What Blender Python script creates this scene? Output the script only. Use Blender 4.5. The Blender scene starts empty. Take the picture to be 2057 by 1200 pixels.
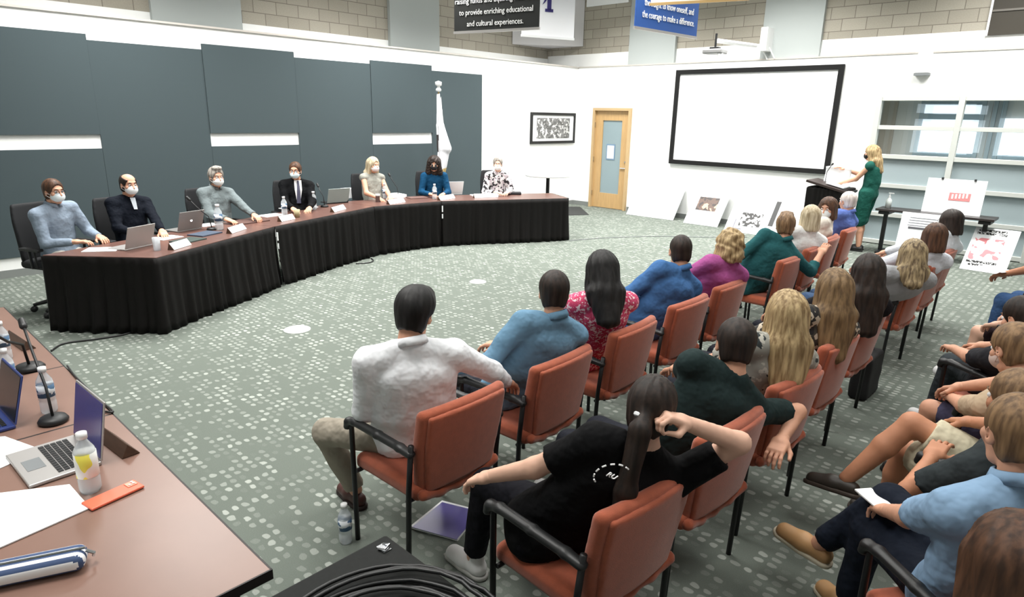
import bpy, math, random
import numpy as np
from mathutils import Matrix, Vector
random.seed(4)
V = lambda *a: np.array(a, float)
# ------------------------------------------------------------------ camera
W_, H_ = 2057, 1200
FPX, PITCH, ROLL, AZ, CH = 1300.0, math.radians(15.73), math.radians(1.15), math.radians(43), 2.1
def zr(v, a):
    return V(v[0]*math.cos(a)-v[1]*math.sin(a), v[0]*math.sin(a)+v[1]*math.cos(a), v[2])
_f = V(0, math.cos(PITCH), -math.sin(PITCH)); _r = V(1, 0, 0); _u = np.cross(_r, _f)
CF = zr(_f, AZ); CR = zr(_r*math.cos(ROLL)+_u*math.sin(ROLL), AZ); CU = zr(-_r*math.sin(ROLL)+_u*math.cos(ROLL), AZ)
CP = V(0, 0, CH)
def ray(x, y):
    return CF*FPX+CR*(x-W_/2)-CU*(y-H_/2)
def P(x, y, z=0.0):
    "point of the place seen at a photo position, at height z"
    d = ray(x, y); return CP+d*(z-CH)/d[2]
def PY(x, y, Y):
    d = ray(x, y); return CP+d*Y/d[1]
def PX(x, y, X):
    d = ray(x, y); return CP+d*X/d[0]
scene = bpy.context.scene
cam = bpy.data.objects.new('camera', bpy.data.cameras.new('camera')); scene.collection.objects.link(cam)
cam.data.sensor_width = 36; cam.data.lens = FPX*36/W_; cam.data.clip_start = .05
m = Matrix(((CR[0], CU[0], -CF[0], 0), (CR[1], CU[1], -CF[1], 0), (CR[2], CU[2], -CF[2], CH), (0, 0, 0, 1)))
cam.matrix_world = m; scene.camera = cam
# ------------------------------------------------------------------ light
scene.view_settings.view_transform = 'Standard'; scene.view_settings.look = 'None'
scene.view_settings.exposure = 0.0; scene.view_settings.gamma = 1; scene.view_settings.use_curve_mapping = False
world = bpy.data.worlds.new('world'); scene.world = world; world.use_nodes = True
world.node_tree.nodes['Background'].inputs[0].default_value = (.9, .97, 1, 1)
world.node_tree.nodes['Background'].inputs[1].default_value = .6
def area(x, y, z, sx, sy, power, col=(1, .985, .95)):
    l = bpy.data.lights.new('ceiling_lamp', 'AREA'); l.shape = 'RECTANGLE'; l.size = sx; l.size_y = sy; l.energy = power; l.color = col; l.spread = math.radians(138)
    o = bpy.data.objects.new('ceiling_lamp', l); scene.collection.objects.link(o); o.location = (x, y, z); return o
LAMPS = [(-8.3, 2.8, 235), (-8.4, 6.8, 235), (-8.1, 10.8, 235), (-5.4, 3.2, 115), (-5.2, 7.5, 140), (-5.0, 11.0, 220), (-2.4, 3.8, 75), (-1.8, 8.5, 75), (-1.5, 11.3, 190), (-3.2, .3, 105), (.6, 2.0, 50), (.6, 6, 40)]
for x, y, pw in LAMPS: area(x, y, 5.0, 1.6, 1.6, pw)
# ------------------------------------------------------------------ helpers
def lin(c): return tuple(((v/255)/12.92 if v/255 <= .04045 else ((v/255+.055)/1.055)**2.4) for v in c)+(1,)
MATS = {}
def mat(name, col, rough=.6, metal=0, emit=None, noise=0, nscale=8, col2=None, stretch=None, bump=0, bscale=40, alpha=None, trans=0, spec=None, sheen=0):
    if name in MATS: return MATS[name]
    mt = bpy.data.materials.new(name); mt.use_nodes = True; nt = mt.node_tree; b = nt.nodes['Principled BSDF']
    b.inputs['Base Color'].default_value = lin(col); b.inputs['Roughness'].default_value = rough; b.inputs['Metallic'].default_value = metal
    if spec is not None: b.inputs['Specular IOR Level'].default_value = spec
    if sheen: b.inputs['Sheen Weight'].default_value = sheen
    if trans: b.inputs['Transmission Weight'].default_value = trans; b.inputs['IOR'].default_value = 1.2
    if alpha is not None: b.inputs['Alpha'].default_value = alpha
    if emit: b.inputs['Emission Color'].default_value = lin(col); b.inputs['Emission Strength'].default_value = emit
    if noise or col2:
        tc = nt.nodes.new('ShaderNodeTexCoord'); mp = nt.nodes.new('ShaderNodeMapping'); nz = nt.nodes.new('ShaderNodeTexNoise')
        nt.links.new(tc.outputs['Object'], mp.inputs[0]); nt.links.new(mp.outputs[0], nz.inputs['Vector'])
        mp.inputs['Scale'].default_value = stretch or (1, 1, 1); nz.inputs['Scale'].default_value = nscale; nz.inputs['Detail'].default_value = 3
        rp = nt.nodes.new('ShaderNodeValToRGB'); rp.color_ramp.elements[0].position = .35; rp.color_ramp.elements[1].position = .65
        c1 = lin(col); c2 = lin(col2) if col2 else tuple(v*(1-noise) for v in c1[:3])+(1,)
        rp.color_ramp.elements[0].color = c2; rp.color_ramp.elements[1].color = c1
        nt.links.new(nz.outputs[0], rp.inputs[0]); nt.links.new(rp.outputs[0], b.inputs['Base Color'])
    if bump:
        tc = nt.nodes.new('ShaderNodeTexCoord'); n2 = nt.nodes.new('ShaderNodeTexNoise'); n2.inputs['Scale'].default_value = bscale
        nt.links.new(tc.outputs['Object'], n2.inputs['Vector']); bp = nt.nodes.new('ShaderNodeBump'); bp.inputs['Strength'].default_value = bump; bp.inputs['Distance'].default_value = .01 if bscale > 30 else .035
        nt.links.new(n2.outputs[0], bp.inputs['Height']); nt.links.new(bp.outputs[0], b.inputs['Normal'])
    MATS[name] = mt; return mt
def patch_mat(name, base, spots, scale, thr=.5, rough=.8):
    "cloth with irregular printed patches of several colours"
    if name in MATS: return MATS[name]
    mt = bpy.data.materials.new(name); mt.use_nodes = True; nt = mt.node_tree; b = nt.nodes['Principled BSDF']; b.inputs['Roughness'].default_value = rough
    tc = nt.nodes.new('ShaderNodeTexCoord'); prev = None
    for i, (c, s) in enumerate(spots):
        nz = nt.nodes.new('ShaderNodeTexNoise'); nz.noise_dimensions = '4D'; nz.inputs['W'].default_value = i*7.3; nz.inputs['Scale'].default_value = scale*s; nz.inputs['Detail'].default_value = 1.5
        nt.links.new(tc.outputs['Object'], nz.inputs['Vector'])
        gt = nt.nodes.new('ShaderNodeMath'); gt.operation = 'GREATER_THAN'; gt.inputs[1].default_value = thr; nt.links.new(nz.outputs[0], gt.inputs[0])
        mx = nt.nodes.new('ShaderNodeMixRGB'); nt.links.new(gt.outputs[0], mx.inputs[0]); mx.inputs[2].default_value = lin(c)
        if prev is None: mx.inputs[1].default_value = lin(base)
        else: nt.links.new(prev.outputs[0], mx.inputs[1])
        prev = mx
    nt.links.new(prev.outputs[0], b.inputs['Base Color']); MATS[name] = mt; return mt
class MB:
    def __init__(s): s.v = []; s.f = []; s.m = []; s.n = 0
    def add(s, v, f, mi=0):
        v = np.asarray(v, float).reshape(-1, 3); s.v.append(v)
        for q in f: s.f.append(tuple(int(i)+s.n for i in q)); s.m.append(mi)
        s.n += len(v); return s
    def box(s, c, size, rz=0, mi=0, M=None):
        h = np.array(size)/2
        v = np.array([(x, y, z) for x in (-1, 1) for y in (-1, 1) for z in (-1, 1)])*h
        if M is not None: v = v@np.asarray(M).T
        if rz: v = np.array([zr(p, rz) for p in v])
        return s.add(v+np.array(c, float), [(0, 1, 3, 2), (4, 6, 7, 5), (0, 4, 5, 1), (2, 3, 7, 6), (0, 2, 6, 4), (1, 5, 7, 3)], mi)
    def prism(s, poly, z0, z1, mi=0):
        n = len(poly); a = [(p[0], p[1], z0) for p in poly]+[(p[0], p[1], z1) for p in poly]
        ar = sum(poly[i][0]*poly[(i+1) % n][1]-poly[(i+1) % n][0]*poly[i][1] for i in range(n))
        F = [tuple(range(n))[::-1], tuple(range(n, 2*n))]+[(i, (i+1) % n, n+(i+1) % n, n+i) for i in range(n)]
        if ar < 0: F = [q[::-1] for q in F]
        return s.add(a, F, mi)
    def tube(s, path, r, n=8, mi=0, caps=True):
        path = [np.array(p, float) for p in path]; k = len(path); rr = r if hasattr(r, '__len__') else [r]*k; vs = []
        t0 = path[1]-path[0]; up = V(0, 0, 1) if abs(t0[2]) < .9*np.linalg.norm(t0) else V(1, 0, 0)
        for i in range(k):
            t = path[min(i+1, k-1)]-path[max(i-1, 0)]; t /= np.linalg.norm(t)+1e-9
            x = np.cross(t, up); x /= np.linalg.norm(x)+1e-9; y = np.cross(x, t); up = y
            for j in range(n):
                a = 2*math.pi*j/n; vs.append(path[i]+rr[i]*(x*math.cos(a)+y*math.sin(a)))
        F = [(i*n+j, (i+1)*n+j, (i+1)*n+(j+1) % n, i*n+(j+1) % n) for i in range(k-1) for j in range(n)]
        if caps: F += [tuple(range(n)), tuple(range((k-1)*n, k*n))[::-1]]
        return s.add(vs, F, mi)
    def lathe(s, prof, c=(0, 0, 0), n=20, mi=0):
        vs = [(c[0]+r*math.cos(2*math.pi*j/n), c[1]+r*math.sin(2*math.pi*j/n), c[2]+z) for r, z in prof for j in range(n)]; k = len(prof)
        F = [(i*n+j, i*n+(j+1) % n, (i+1)*n+(j+1) % n, (i+1)*n+j) for i in range(k-1) for j in range(n)]
        if prof[0][0] > 1e-4: F.append(tuple(range(n))[::-1])
        if prof[-1][0] > 1e-4: F.append(tuple(range((k-1)*n, k*n)))
        return s.add(vs, F, mi)
    def build(s, name, mats, parent=None, smooth=False, loc=None, rz=0, bevel=0):
        me = bpy.data.meshes.new(name); vv = np.concatenate(s.v); me.from_pydata(vv.tolist(), [], s.f); me.update()
        for mt in (mats if isinstance(mats, (list, tuple)) else [mats]): me.materials.append(mt)
        me.polygons.foreach_set('material_index', s.m)
        if smooth: me.polygons.foreach_set('use_smooth', [True]*len(s.f))
        o = bpy.data.objects.new(name, me); scene.collection.objects.link(o)
        if loc is not None: o.location = loc
        if rz: o.rotation_euler = (0, 0, rz)
        if parent: o.parent = parent
        if bevel:
            b = o.modifiers.new('bevel', 'BEVEL'); b.width = bevel; b.segments = 2; b.limit_method = 'ANGLE'
        return o
def tag(o, label, cat, group=None, kind=None):
    if label: o['label'] = label
    if cat: o['category'] = cat
    if group: o['group'] = group
    if kind: o['kind'] = kind
    return o
def empty(name, loc, rz=0, label=None, cat=None, group=None):
    o = bpy.data.objects.new(name, None); scene.collection.objects.link(o); o.location = loc; o.rotation_euler = (0, 0, rz); o.empty_display_size = .1
    return tag(o, label, cat, group)
def copy_tree(o, parent=None):
    c = o.copy(); scene.collection.objects.link(c)
    if parent: c.parent = parent
    for ch in list(o.children): copy_tree(ch, c)
    return c
def struct(o): o['kind'] = 'structure'; return o
# ------------------------------------------------------------------ smooth solids (signed distance + surface nets)
def unit(v): v = np.asarray(v, float); return v/(np.linalg.norm(v)+1e-12)
class SD:
    def __init__(s, res=.013, k=.02): s.res = res; s.k = k; s.p = []; s.noise = None
    def cap(s, a, b, ra, rb, ax=None, sc=1, op='u', k=None, flat=None):
        a = np.array(a, float); b = np.array(b, float); r = max(ra, rb)*max(sc, 1)+.01
        def f(X):
            A, B, Q = a, b, X
            if ax is not None:
                n = unit(ax); q = X-a; Q = a+q+(1/sc-1)*(q@n)[..., None]*n; B = a+(b-a)+(1/sc-1)*((b-a)@n)*n
            d = B-A; L = d@d+1e-12; t = np.clip(((Q-A)@d)/L, 0, 1); D = np.linalg.norm(Q-A-t[..., None]*d, axis=-1)-(ra+(rb-ra)*t)
            if flat: 
                n = unit(b-a)
                if 'b' in flat: D = np.maximum(D, (X-b)@n)
                if 'a' in flat: D = np.maximum(D, (a-X)@n)
            return D
        s.p.append((f, np.minimum(a, b)-r, np.maximum(a, b)+r, op, k)); return s
    def ell(s, c, r, M=None, op='u', k=None):
        c = np.array(c, float); r = np.array(r, float); M = np.eye(3) if M is None else np.asarray(M)   # columns = local axes
        def f(X):
            q = (X-c)@M; k0 = np.linalg.norm(q/r, axis=-1); k1 = np.linalg.norm(q/(r*r), axis=-1)+1e-9; return k0*(k0-1)/k1
        R = max(r)+.01; s.p.append((f, c-R, c+R, op, k)); return s
    def box(s, c, h, rd=.01, M=None, op='u', k=None, warp=None):
        c = np.array(c, float); h = np.array(h, float)-rd; M = np.eye(3) if M is None else np.asarray(M)
        def f(X):
            q = (X-c)@M
            if warp: q = warp(q)
            q = np.abs(q)-h
            return np.linalg.norm(np.maximum(q, 0), axis=-1)+np.minimum(q.max(-1), 0)-rd
        R = np.linalg.norm(h)+rd+.06; s.p.append((f, c-R, c+R, op, k)); return s
    def plane(s, p, n):
        p = np.array(p, float); n = unit(n)          # keeps the side opposite to n
        s.p.append((lambda X: (X-p)@n, None, None, 'i', None)); return s
    def mesh(s):
        res = s.res; lo = np.min([p[1] for p in s.p if p[3] == 'u'], 0)-res*2; hi = np.max([p[2] for p in s.p if p[3] == 'u'], 0)+res*2
        N = np.ceil((hi-lo)/res).astype(int)+1; F = np.full(N, .3)
        ax = [lo[i]+np.arange(N[i])*res for i in range(3)]
        for f, a, b, op, k in s.p:
            k = s.k if k is None else k; mg = k+.03
            if a is None: i0 = np.zeros(3, int); i1 = N
            else: i0 = np.clip(((a-mg-lo)/res).astype(int), 0, N); i1 = np.clip(((b+mg-lo)/res).astype(int)+2, 0, N)
            if (i1 <= i0).any(): continue
            sl = tuple(slice(i0[i], i1[i]) for i in range(3))
            X = np.stack(np.meshgrid(*[ax[i][i0[i]:i1[i]] for i in range(3)], indexing='ij'), -1)
            d = f(X); g = F[sl]
            if op == 'u':
                h = np.clip(.5+.5*(g-d)/k, 0, 1); F[sl] = g*(1-h)+d*h-k*h*(1-h)
            elif op == 's': F[sl] = np.maximum(g, -d)
            elif op == 'ss': 
                h = np.clip(.5-.5*(g+d)/k, 0, 1); F[sl] = g*(1-h)-d*h+k*h*(1-h)
            else: F[sl] = np.maximum(g, d)
        if s.noise is not None:
            X = np.stack(np.meshgrid(*ax, indexing='ij'), -1); F = F+s.noise(X)
        F[0] = F[-1] = .3; F[:, 0] = F[:, -1] = .3; F[:, :, 0] = F[:, :, -1] = .3
        return nets(F, lo, res)
def nets(F, lo, res):
    I = F < 0; n0, n1, n2 = F.shape
    acc = np.zeros((n0-1, n1-1, n2-1, 3)); cnt = np.zeros((n0-1, n1-1, n2-1))
    cs = [(i, j, k) for i in (0, 1) for j in (0, 1) for k in (0, 1)]
    def sub(A, c): return A[c[0]:n0-1+c[0], c[1]:n1-1+c[1], c[2]:n2-1+c[2]]
    for a in cs:
        for d in range(3):
            if a[d]: continue
            b = list(a); b[d] = 1
            Fa, Fb = sub(F, a), sub(F, b); cr = (Fa < 0) != (Fb < 0)
            t = np.where(cr, Fa/(Fa-Fb+1e-20), 0)
            for e in range(3): acc[..., e] += cr*(a[e]+(t if e == d else 0))
            cnt += cr
    idx = np.full(cnt.shape, -1); w = np.argwhere(cnt > 0); idx[tuple(w.T)] = np.arange(len(w))
    v = lo+(w+acc[tuple(w.T)]/cnt[tuple(w.T)][:, None])*res; Q = []
    for d in range(3):
        e1, e2 = [(1, 2), (2, 0), (0, 1)][d]
        s1 = [slice(None)]*3; s2 = [slice(None)]*3; s1[d] = slice(0, -1); s2[d] = slice(1, None)
        A, B = I[tuple(s1)], I[tuple(s2)]
        for sg, fl in ((A & ~B, False), (~A & B, True)):
            g = np.argwhere(sg); g = g[(g[:, e1] > 0) & (g[:, e2] > 0)]
            if not len(g): continue
            def at(o1, o2): h = g.copy(); h[:, e1] -= o1; h[:, e2] -= o2; return idx[tuple(h.T)]
            q = np.stack([at(1, 1), at(0, 1), at(0, 0), at(1, 0)], 1); Q.append(q[:, ::-1] if fl else q)
    return v, np.concatenate(Q) if Q else np.zeros((0, 4), int)
def mesh_obj(name, parts, mats, parent=None, loc=None, rz=0):
    "parts: list of (verts, quads, material index or per-face array)"
    vs, fs, ms, n = [], [], [], 0
    for v, q, mi in parts:
        vs.append(v); fs.append(np.asarray(q)+n); ms.append(np.full(len(q), mi) if np.isscalar(mi) else mi); n += len(v)
    v = np.concatenate(vs); f = np.concatenate(fs); mi = np.concatenate(ms).astype(np.int32)
    me = bpy.data.meshes.new(name); me.vertices.add(len(v)); me.vertices.foreach_set('co', v.astype(np.float32).ravel())
    me.loops.add(len(f)*4); me.loops.foreach_set('vertex_index', f.astype(np.int32).ravel())
    me.polygons.add(len(f)); me.polygons.foreach_set('loop_start', np.arange(len(f), dtype=np.int32)*4)
    for mt in (mats if isinstance(mats, (list, tuple)) else [mats]): me.materials.append(mt)
    me.polygons.foreach_set('material_index', mi); me.polygons.foreach_set('use_smooth', np.ones(len(f), bool)); me.update(calc_edges=True); me.validate()
    o = bpy.data.objects.new(name, me); scene.collection.objects.link(o)
    if loc is not None: o.location = loc
    if rz: o.rotation_euler = (0, 0, rz)
    if parent: o.parent = parent
    return o
# ------------------------------------------------------------------ materials
white_wall = mat('white_wall', (247, 248, 247), .85, bump=.05, bscale=90)
white_pl = mat('white_plastic', (235, 236, 236), .4)
paper = mat('paper', (238, 240, 242), .8)
black_metal = mat('black_metal', (14, 15, 17), .45)
black_pl = mat('black_plastic', (20, 21, 23), .5)
black_rub = mat('black_rubber', (28, 29, 30), .45)
grey_pl = mat('grey_plastic', (120, 124, 126), .5)
silver = mat('silver_aluminium', (185, 182, 180), .4, .6)
chrome = mat('chrome', (200, 202, 205), .2, 1)
orange = mat('rust_orange_fabric', (168, 84, 55), .85, noise=.12, nscale=30, bump=.15, bscale=300, sheen=.3)
skirt_m = mat('dark_brown_satin', (11, 8, 7), .6, noise=.3, nscale=2, spec=.2)
panel_m = mat('slate_fabric', (66, 78, 82), .95, bump=.1, bscale=400)
panel_edge = mat('slate_edge', (48, 56, 60), .9)
column_m = mat('grey_paint', (172, 178, 177), .8)
tabletop_m = mat('walnut_laminate', (104, 74, 66), .35, noise=.15, nscale=6, stretch=(1, 6, 1))
desk_m = mat('light_walnut_laminate', (134, 104, 92), .32, noise=.08, nscale=5)
edge_m = mat('dark_edge', (24, 18, 17), .5)
def carpet():
    mt = bpy.data.materials.new('carpet'); mt.use_nodes = True; nt = mt.node_tree; b = nt.nodes['Principled BSDF']; b.inputs['Roughness'].default_value = 1; b.inputs['Specular IOR Level'].default_value = .1
    N = lambda t, **k: nt.nodes.new(t)
    L = nt.links.new
    def math_(op, a, b_=None, c=None):
        n = N('ShaderNodeMath'); n.operation = op
        for i, v in enumerate((a, b_, c)):
            if v is None: continue
            if isinstance(v, (int, float)): n.inputs[i].default_value = v
            else: L(v, n.inputs[i])
        return n.outputs[0]
    tc = N('ShaderNodeTexCoord'); mp = N('ShaderNodeMapping'); L(tc.outputs['Object'], mp.inputs[0]); mp.inputs['Scale'].default_value = (1/.07, 1/.056, 1)
    nz = N('ShaderNodeTexNoise'); nz.inputs['Scale'].default_value = 14; L(tc.outputs['Object'], nz.inputs['Vector'])
    wob = N('ShaderNodeVectorMath'); wob.operation = 'MULTIPLY_ADD'; L(nz.outputs['Color'], wob.inputs[0]); wob.inputs[1].default_value = (.55, .55, 0); L(mp.outputs[0], wob.inputs[2])
    fr = N('ShaderNodeVectorMath'); fr.operation = 'FRACTION'; L(wob.outputs[0], fr.inputs[0])
    fl = N('ShaderNodeVectorMath'); fl.operation = 'FLOOR'; L(wob.outputs[0], fl.inputs[0])
    sx = N('ShaderNodeSeparateXYZ'); L(fr.outputs[0], sx.inputs[0])
    dx = math_('ABSOLUTE', math_('SUBTRACT', sx.outputs[0], .5)); dy = math_('ABSOLUTE', math_('SUBTRACT', sx.outputs[1], .5))
    r = math_('ADD', math_('POWER', math_('DIVIDE', dx, .33), 2.5), math_('POWER', math_('DIVIDE', dy, .30), 2.5))
    blob = N('ShaderNodeMapRange'); L(r, blob.inputs[0]); blob.inputs[1].default_value = .7; blob.inputs[2].default_value = 1.25; blob.inputs[3].default_value = 1; blob.inputs[4].default_value = 0
    wn = N('ShaderNodeTexWhiteNoise'); wn.noise_dimensions = '2D'; L(fl.outputs[0], wn.inputs['Vector'])
    big = N('ShaderNodeTexNoise'); big.inputs['Scale'].default_value = .35; big.inputs['Detail'].default_value = 2; L(fl.outputs[0], big.inputs['Vector'])
    pres = math_('ADD', wn.outputs[0], math_('MULTIPLY', math_('SUBTRACT', big.outputs[0], .5), 2.2))
    pm = N('ShaderNodeMapRange'); L(pres, pm.inputs[0]); pm.inputs[1].default_value = .25; pm.inputs[2].default_value = 1.15
    fac = math_('MULTIPLY', blob.outputs[0], pm.outputs[0])
    gz = N('ShaderNodeTexNoise'); gz.inputs['Scale'].default_value = 220; L(tc.outputs['Object'], gz.inputs['Vector'])
    f2 = math_('ADD', math_('MULTIPLY', fac, .85), math_('MULTIPLY', math_('SUBTRACT', gz.outputs[0], .5), .5))
    rp = N('ShaderNodeValToRGB'); rp.color_ramp.elements[0].color = lin((104, 111, 104)); rp.color_ramp.elements[1].color = lin((170, 175, 168)); L(f2, rp.inputs[0]); L(rp.outputs[0], b.inputs['Base Color'])
    bp = N('ShaderNodeBump'); bp.inputs['Distance'].default_value = .004; bp.inputs['Strength'].default_value = .4; L(f2, bp.inputs['Height']); L(bp.outputs[0], b.inputs['Normal'])
    return mt
def blocks(name, axis):
    mt = bpy.data.materials.new(name); mt.use_nodes = True; nt = mt.node_tree; b = nt.nodes['Principled BSDF']; b.inputs['Roughness'].default_value = .95
    tc = nt.nodes.new('ShaderNodeTexCoord'); s = nt.nodes.new('ShaderNodeSeparateXYZ'); c = nt.nodes.new('ShaderNodeCombineXYZ'); br = nt.nodes.new('ShaderNodeTexBrick')
    L = nt.links.new; L(tc.outputs['Object'], s.inputs[0]); L(s.outputs[axis], c.inputs[0]); L(s.outputs[2], c.inputs[1]); L(c.outputs[0], br.inputs['Vector'])
    br.inputs['Scale'].default_value = 1; br.inputs['Brick Width'].default_value = .41; br.inputs['Row Height'].default_value = .205; br.inputs['Mortar Size'].default_value = .006; br.inputs['Bias'].default_value = 0
    br.inputs['Color1'].default_value = lin((184, 178, 165)); br.inputs['Color2'].default_value = lin((170, 164, 151)); br.inputs['Mortar'].default_value = lin((128, 122, 112))
    nz = nt.nodes.new('ShaderNodeTexNoise'); nz.inputs['Scale'].default_value = 60; L(tc.outputs['Object'], nz.inputs['Vector'])
    mx = nt.nodes.new('ShaderNodeMixRGB'); mx.blend_type = 'MULTIPLY'; mx.inputs[0].default_value = .25; L(br.outputs['Color'], mx.inputs[1]); L(nz.outputs[0], mx.inputs[2]); L(mx.outputs[0], b.inputs['Base Color'])
    return mt
# ------------------------------------------------------------------ the room
XL, YR, XE, YS, ZC = -10.1, 13.0, 3.5, -3.5, 5.2
LEDGE = 3.24
XU, YU = -11.2, 13.15
struct(MB().box(((XL-1.3+XE)/2, (YS+YR+4.5)/2, -.05), (XE-XL+1.7, YR+4.5-YS, .1)).build('floor', carpet()))
struct(MB().box(((XU+XE)/2, (YS+YU)/2, ZC+.05), (XE-XU+.4, YU-YS+.4, .1)).build('ceiling', mat('ceiling_white', (215, 216, 214), .9)))
struct(MB().box((XL-.06, (YS+YR)/2+.06, LEDGE/2), (.12, YR-YS+.12, LEDGE)).build('wall_left', white_wall))
# far wall with openings for the door and the interior window
D0, D1, DZ = -9.56, -8.5, 2.33
W0, W1, WZ = -3.46, 3.4, 2.55
w = MB(); T = .14
for x0, x1, z0, z1 in ((XL-.12, D0, 0, LEDGE), (D0, D1, DZ, LEDGE), (D1, W0, 0, LEDGE), (W0, W1, WZ, LEDGE), (W1, XE, 0, LEDGE)):
    w.box(((x0+x1)/2, YR+T/2, (z0+z1)/2), (x1-x0, T, z1-z0))
struct(w.build('wall_back', white_wall))
struct(MB().box((XE+.06, (YS+YR)/2, ZC/2), (.12, YR-YS, ZC)).build('wall_right', white_wall))
struct(MB().box(((XL+XE)/2, YS-.06, ZC/2), (XE-XL+1.5, .12, ZC)).build('wall_front', white_wall))
# ledges
struct(MB().box(((XU+XL-.1)/2, (YS+YR)/2, LEDGE-.03), (XL-.1-XU, YR-YS+.2, .06)).build('trim_1', white_wall))
lip = mat('ledge_lip', (190, 184, 178), .7)
struct(MB().box((XL-.02, (YS+YR)/2, LEDGE+.012), (.09, YR-YS, .025)).build('trim_2', lip))
struct(MB().box(((XL+XE)/2, YR+.03, LEDGE+.012), (XE-XL, .09, .025)).build('trim_3', lip))
# upper walls: white band below the block work
bandz = 3.50
struct(MB().box((XU-.06, (YS+YU)/2, (LEDGE-.1+bandz)/2), (.12, YU-YS, bandz-LEDGE+.1)).build('wall_left_band', white_wall))
struct(MB().box((XU-.06, (YS+YU)/2, (bandz+ZC)/2), (.12, YU-YS, ZC-bandz)).build('wall_left_upper', blocks('block_left', 1)))
struct(MB().box(((XU+XE)/2, YU+.06, (LEDGE-.1+bandz+.06)/2), (XE-XU, .12, bandz-LEDGE+.16)).build('wall_back_band', white_wall))
struct(MB().box(((XU+XE)/2, YU+.06, (bandz+.06+ZC)/2), (XE-XU, .12, ZC-bandz-.06)).build('wall_back_upper', blocks('block_back', 0)))
def ycol(px, py): return PX(px, py, XU+.03)[1]
for i, (a, b_) in enumerate((((304, 40), (485, 58)), ((782, 95), (880, 107)))):
    y0, y1 = ycol(*a), ycol(*b_)
    struct(MB().box((XU+.03, (y0+y1)/2, (LEDGE+ZC)/2), (.1, y1-y0, ZC-LEDGE)).build('wall_left_column_%d' % (i+1), column_m))
for i, (a, b_) in enumerate((((1265, 105), (1358, 97)), ((1529, 110), (1648, 100)))):
    x0, x1 = PY(*a, YU-.03)[0], PY(*b_, YU-.03)[0]
    struct(MB().box(((x0+x1)/2, YU-.03, (LEDGE+ZC)/2), (x1-x0, .1, ZC-LEDGE)).build('wall_back_column_%d' % (i+1), column_m))
# dark upper window at the right
p = PY(1984, 72, YU)
uw = struct(MB().box((p[0]+1.2, YU-.02, p[2]+.5), (2.4, .03, 1.0)).build('window_2', mat('dark_glass', (70, 66, 60), .3)))
MB().box((p[0]+1.2, YU-.035, p[2]+.36), (2.4, .03, .03)).build('window_bar', mat('bar_grey', (110, 106, 100), .5), uw)
MB().box((p[0]-.015, YU-.035, p[2]+.5), (.03, .04, 1.0)).build('window_jamb', white_pl, uw)
# baseboards
base_m = mat('grey_baseboard', (128, 132, 130), .7)
struct(MB().box((XL+.008, (YS+YR)/2, .05), (.016, YR-YS, .1)).build('baseboard_left', base_m))
b = MB()
for x0, x1 in ((XL, D0-.02), (D1+.02, W0)): b.box(((x0+x1)/2, YR-.008, .05), (x1-x0, .016, .1))
struct(b.build('baseboard_back', base_m))
# slate acoustic panels on the left wall
PT = (2.71, 4.155, 5.59, 7.04, 8.43, 9.78)
lab = {0: 'nearest of the panels, above the left end white slot', 1: 'between the two widest white slots', 2: 'above the middle white slot', 3: 'behind the man in the black suit', 4: 'above the white slot by the flag', 5: 'last of the row behind the flag'}
def acoustic(y0, y1, z0, z1, th, label):
    o = MB().box((0, 0, (z1-z0)/2), (th, y1-y0-.002, z1-z0)).build('acoustic_panel', panel_m, loc=(XL+th/2+.002, (y0+y1)/2, z0), bevel=.003)
    tag(o, label, 'wall panel', 'slate fabric panels on the left wall')
acoustic(.9, 2.71, 1.76, 3.01, .03, 'tall slate fabric wall panel at the left edge, above its white slot')
acoustic(.9, 2.71, .25, 1.58, .018, 'slate fabric wall panel behind the leftmost seated man, below the white slot')
acoustic(2.71, 4.155, .25, 2.94, .018, 'full height slate panel behind the balding man in navy')
acoustic(4.155, 5.59, 1.77, 3.02, .03, 'raised slate panel above the middle white slot')
acoustic(4.155, 5.59, .25, 1.58, .018, 'slate panel below the middle white slot behind the man in grey')
acoustic(5.59, 7.04, .25, 2.94, .018, 'full height slate panel behind the man in the black suit')
acoustic(7.04, 8.43, 1.76, 3.0, .03, 'raised slate panel above the white slot by the flag')
acoustic(7.04, 8.43, .25, 1.56, .018, 'slate panel below the white slot by the flag, behind the blonde woman')
acoustic(8.43, 9.78, .25, 2.91, .018, 'full height slate panel behind the flag, last of the row')
# door
wood = mat('maple_wood', (196, 160, 110), .5, noise=.1, nscale=4, stretch=(8, 8, 1))
wood2 = mat('maple_frame', (190, 162, 120), .5)
frost = mat('frosted_glass', (138, 156, 162), .35)
d = empty('door_1', (D0, YR, 0)); d['kind'] = 'structure'
b = MB()
for x0, x1, z0, z1 in ((0, .06, 0, DZ), (D1-D0-.06, D1-D0, 0, DZ), (.06, D1-D0-.06, DZ-.06, DZ)): b.box(((x0+x1)/2, -.01, (z0+z1)/2), (x1-x0, .12, z1-z0))
b.build('door_frame', wood2, d)
lw = D1-D0-.12; b = MB()
for x0, x1, z0, z1 in ((.06, .06+.2, .01, DZ-.06), (D1-D0-.26, D1-D0-.06, .01, DZ-.06), (.26, D1-D0-.26, .01, .36), (.26, D1-D0-.26, DZ-.28, DZ-.06)):
    b.box(((x0+x1)/2, .03, (z0+z1)/2), (x1-x0, .05, z1-z0))
leaf = b.build('door_leaf', wood, d)
MB().box(((D1-D0)/2, .035, (.36+DZ-.28)/2), (lw-.36, .012, DZ-.28-.36)).build('door_glass', frost, leaf)
sg = MB().box(((D1-D0)/2-.02, .022, 1.33), (.24, .006, .36), mi=1).box(((D1-D0)/2-.02, .018, 1.33), (.19, .006, .3), mi=0).build('door_notice', [paper, mat('notice_border', (112, 140, 168), .6)], leaf)
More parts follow.
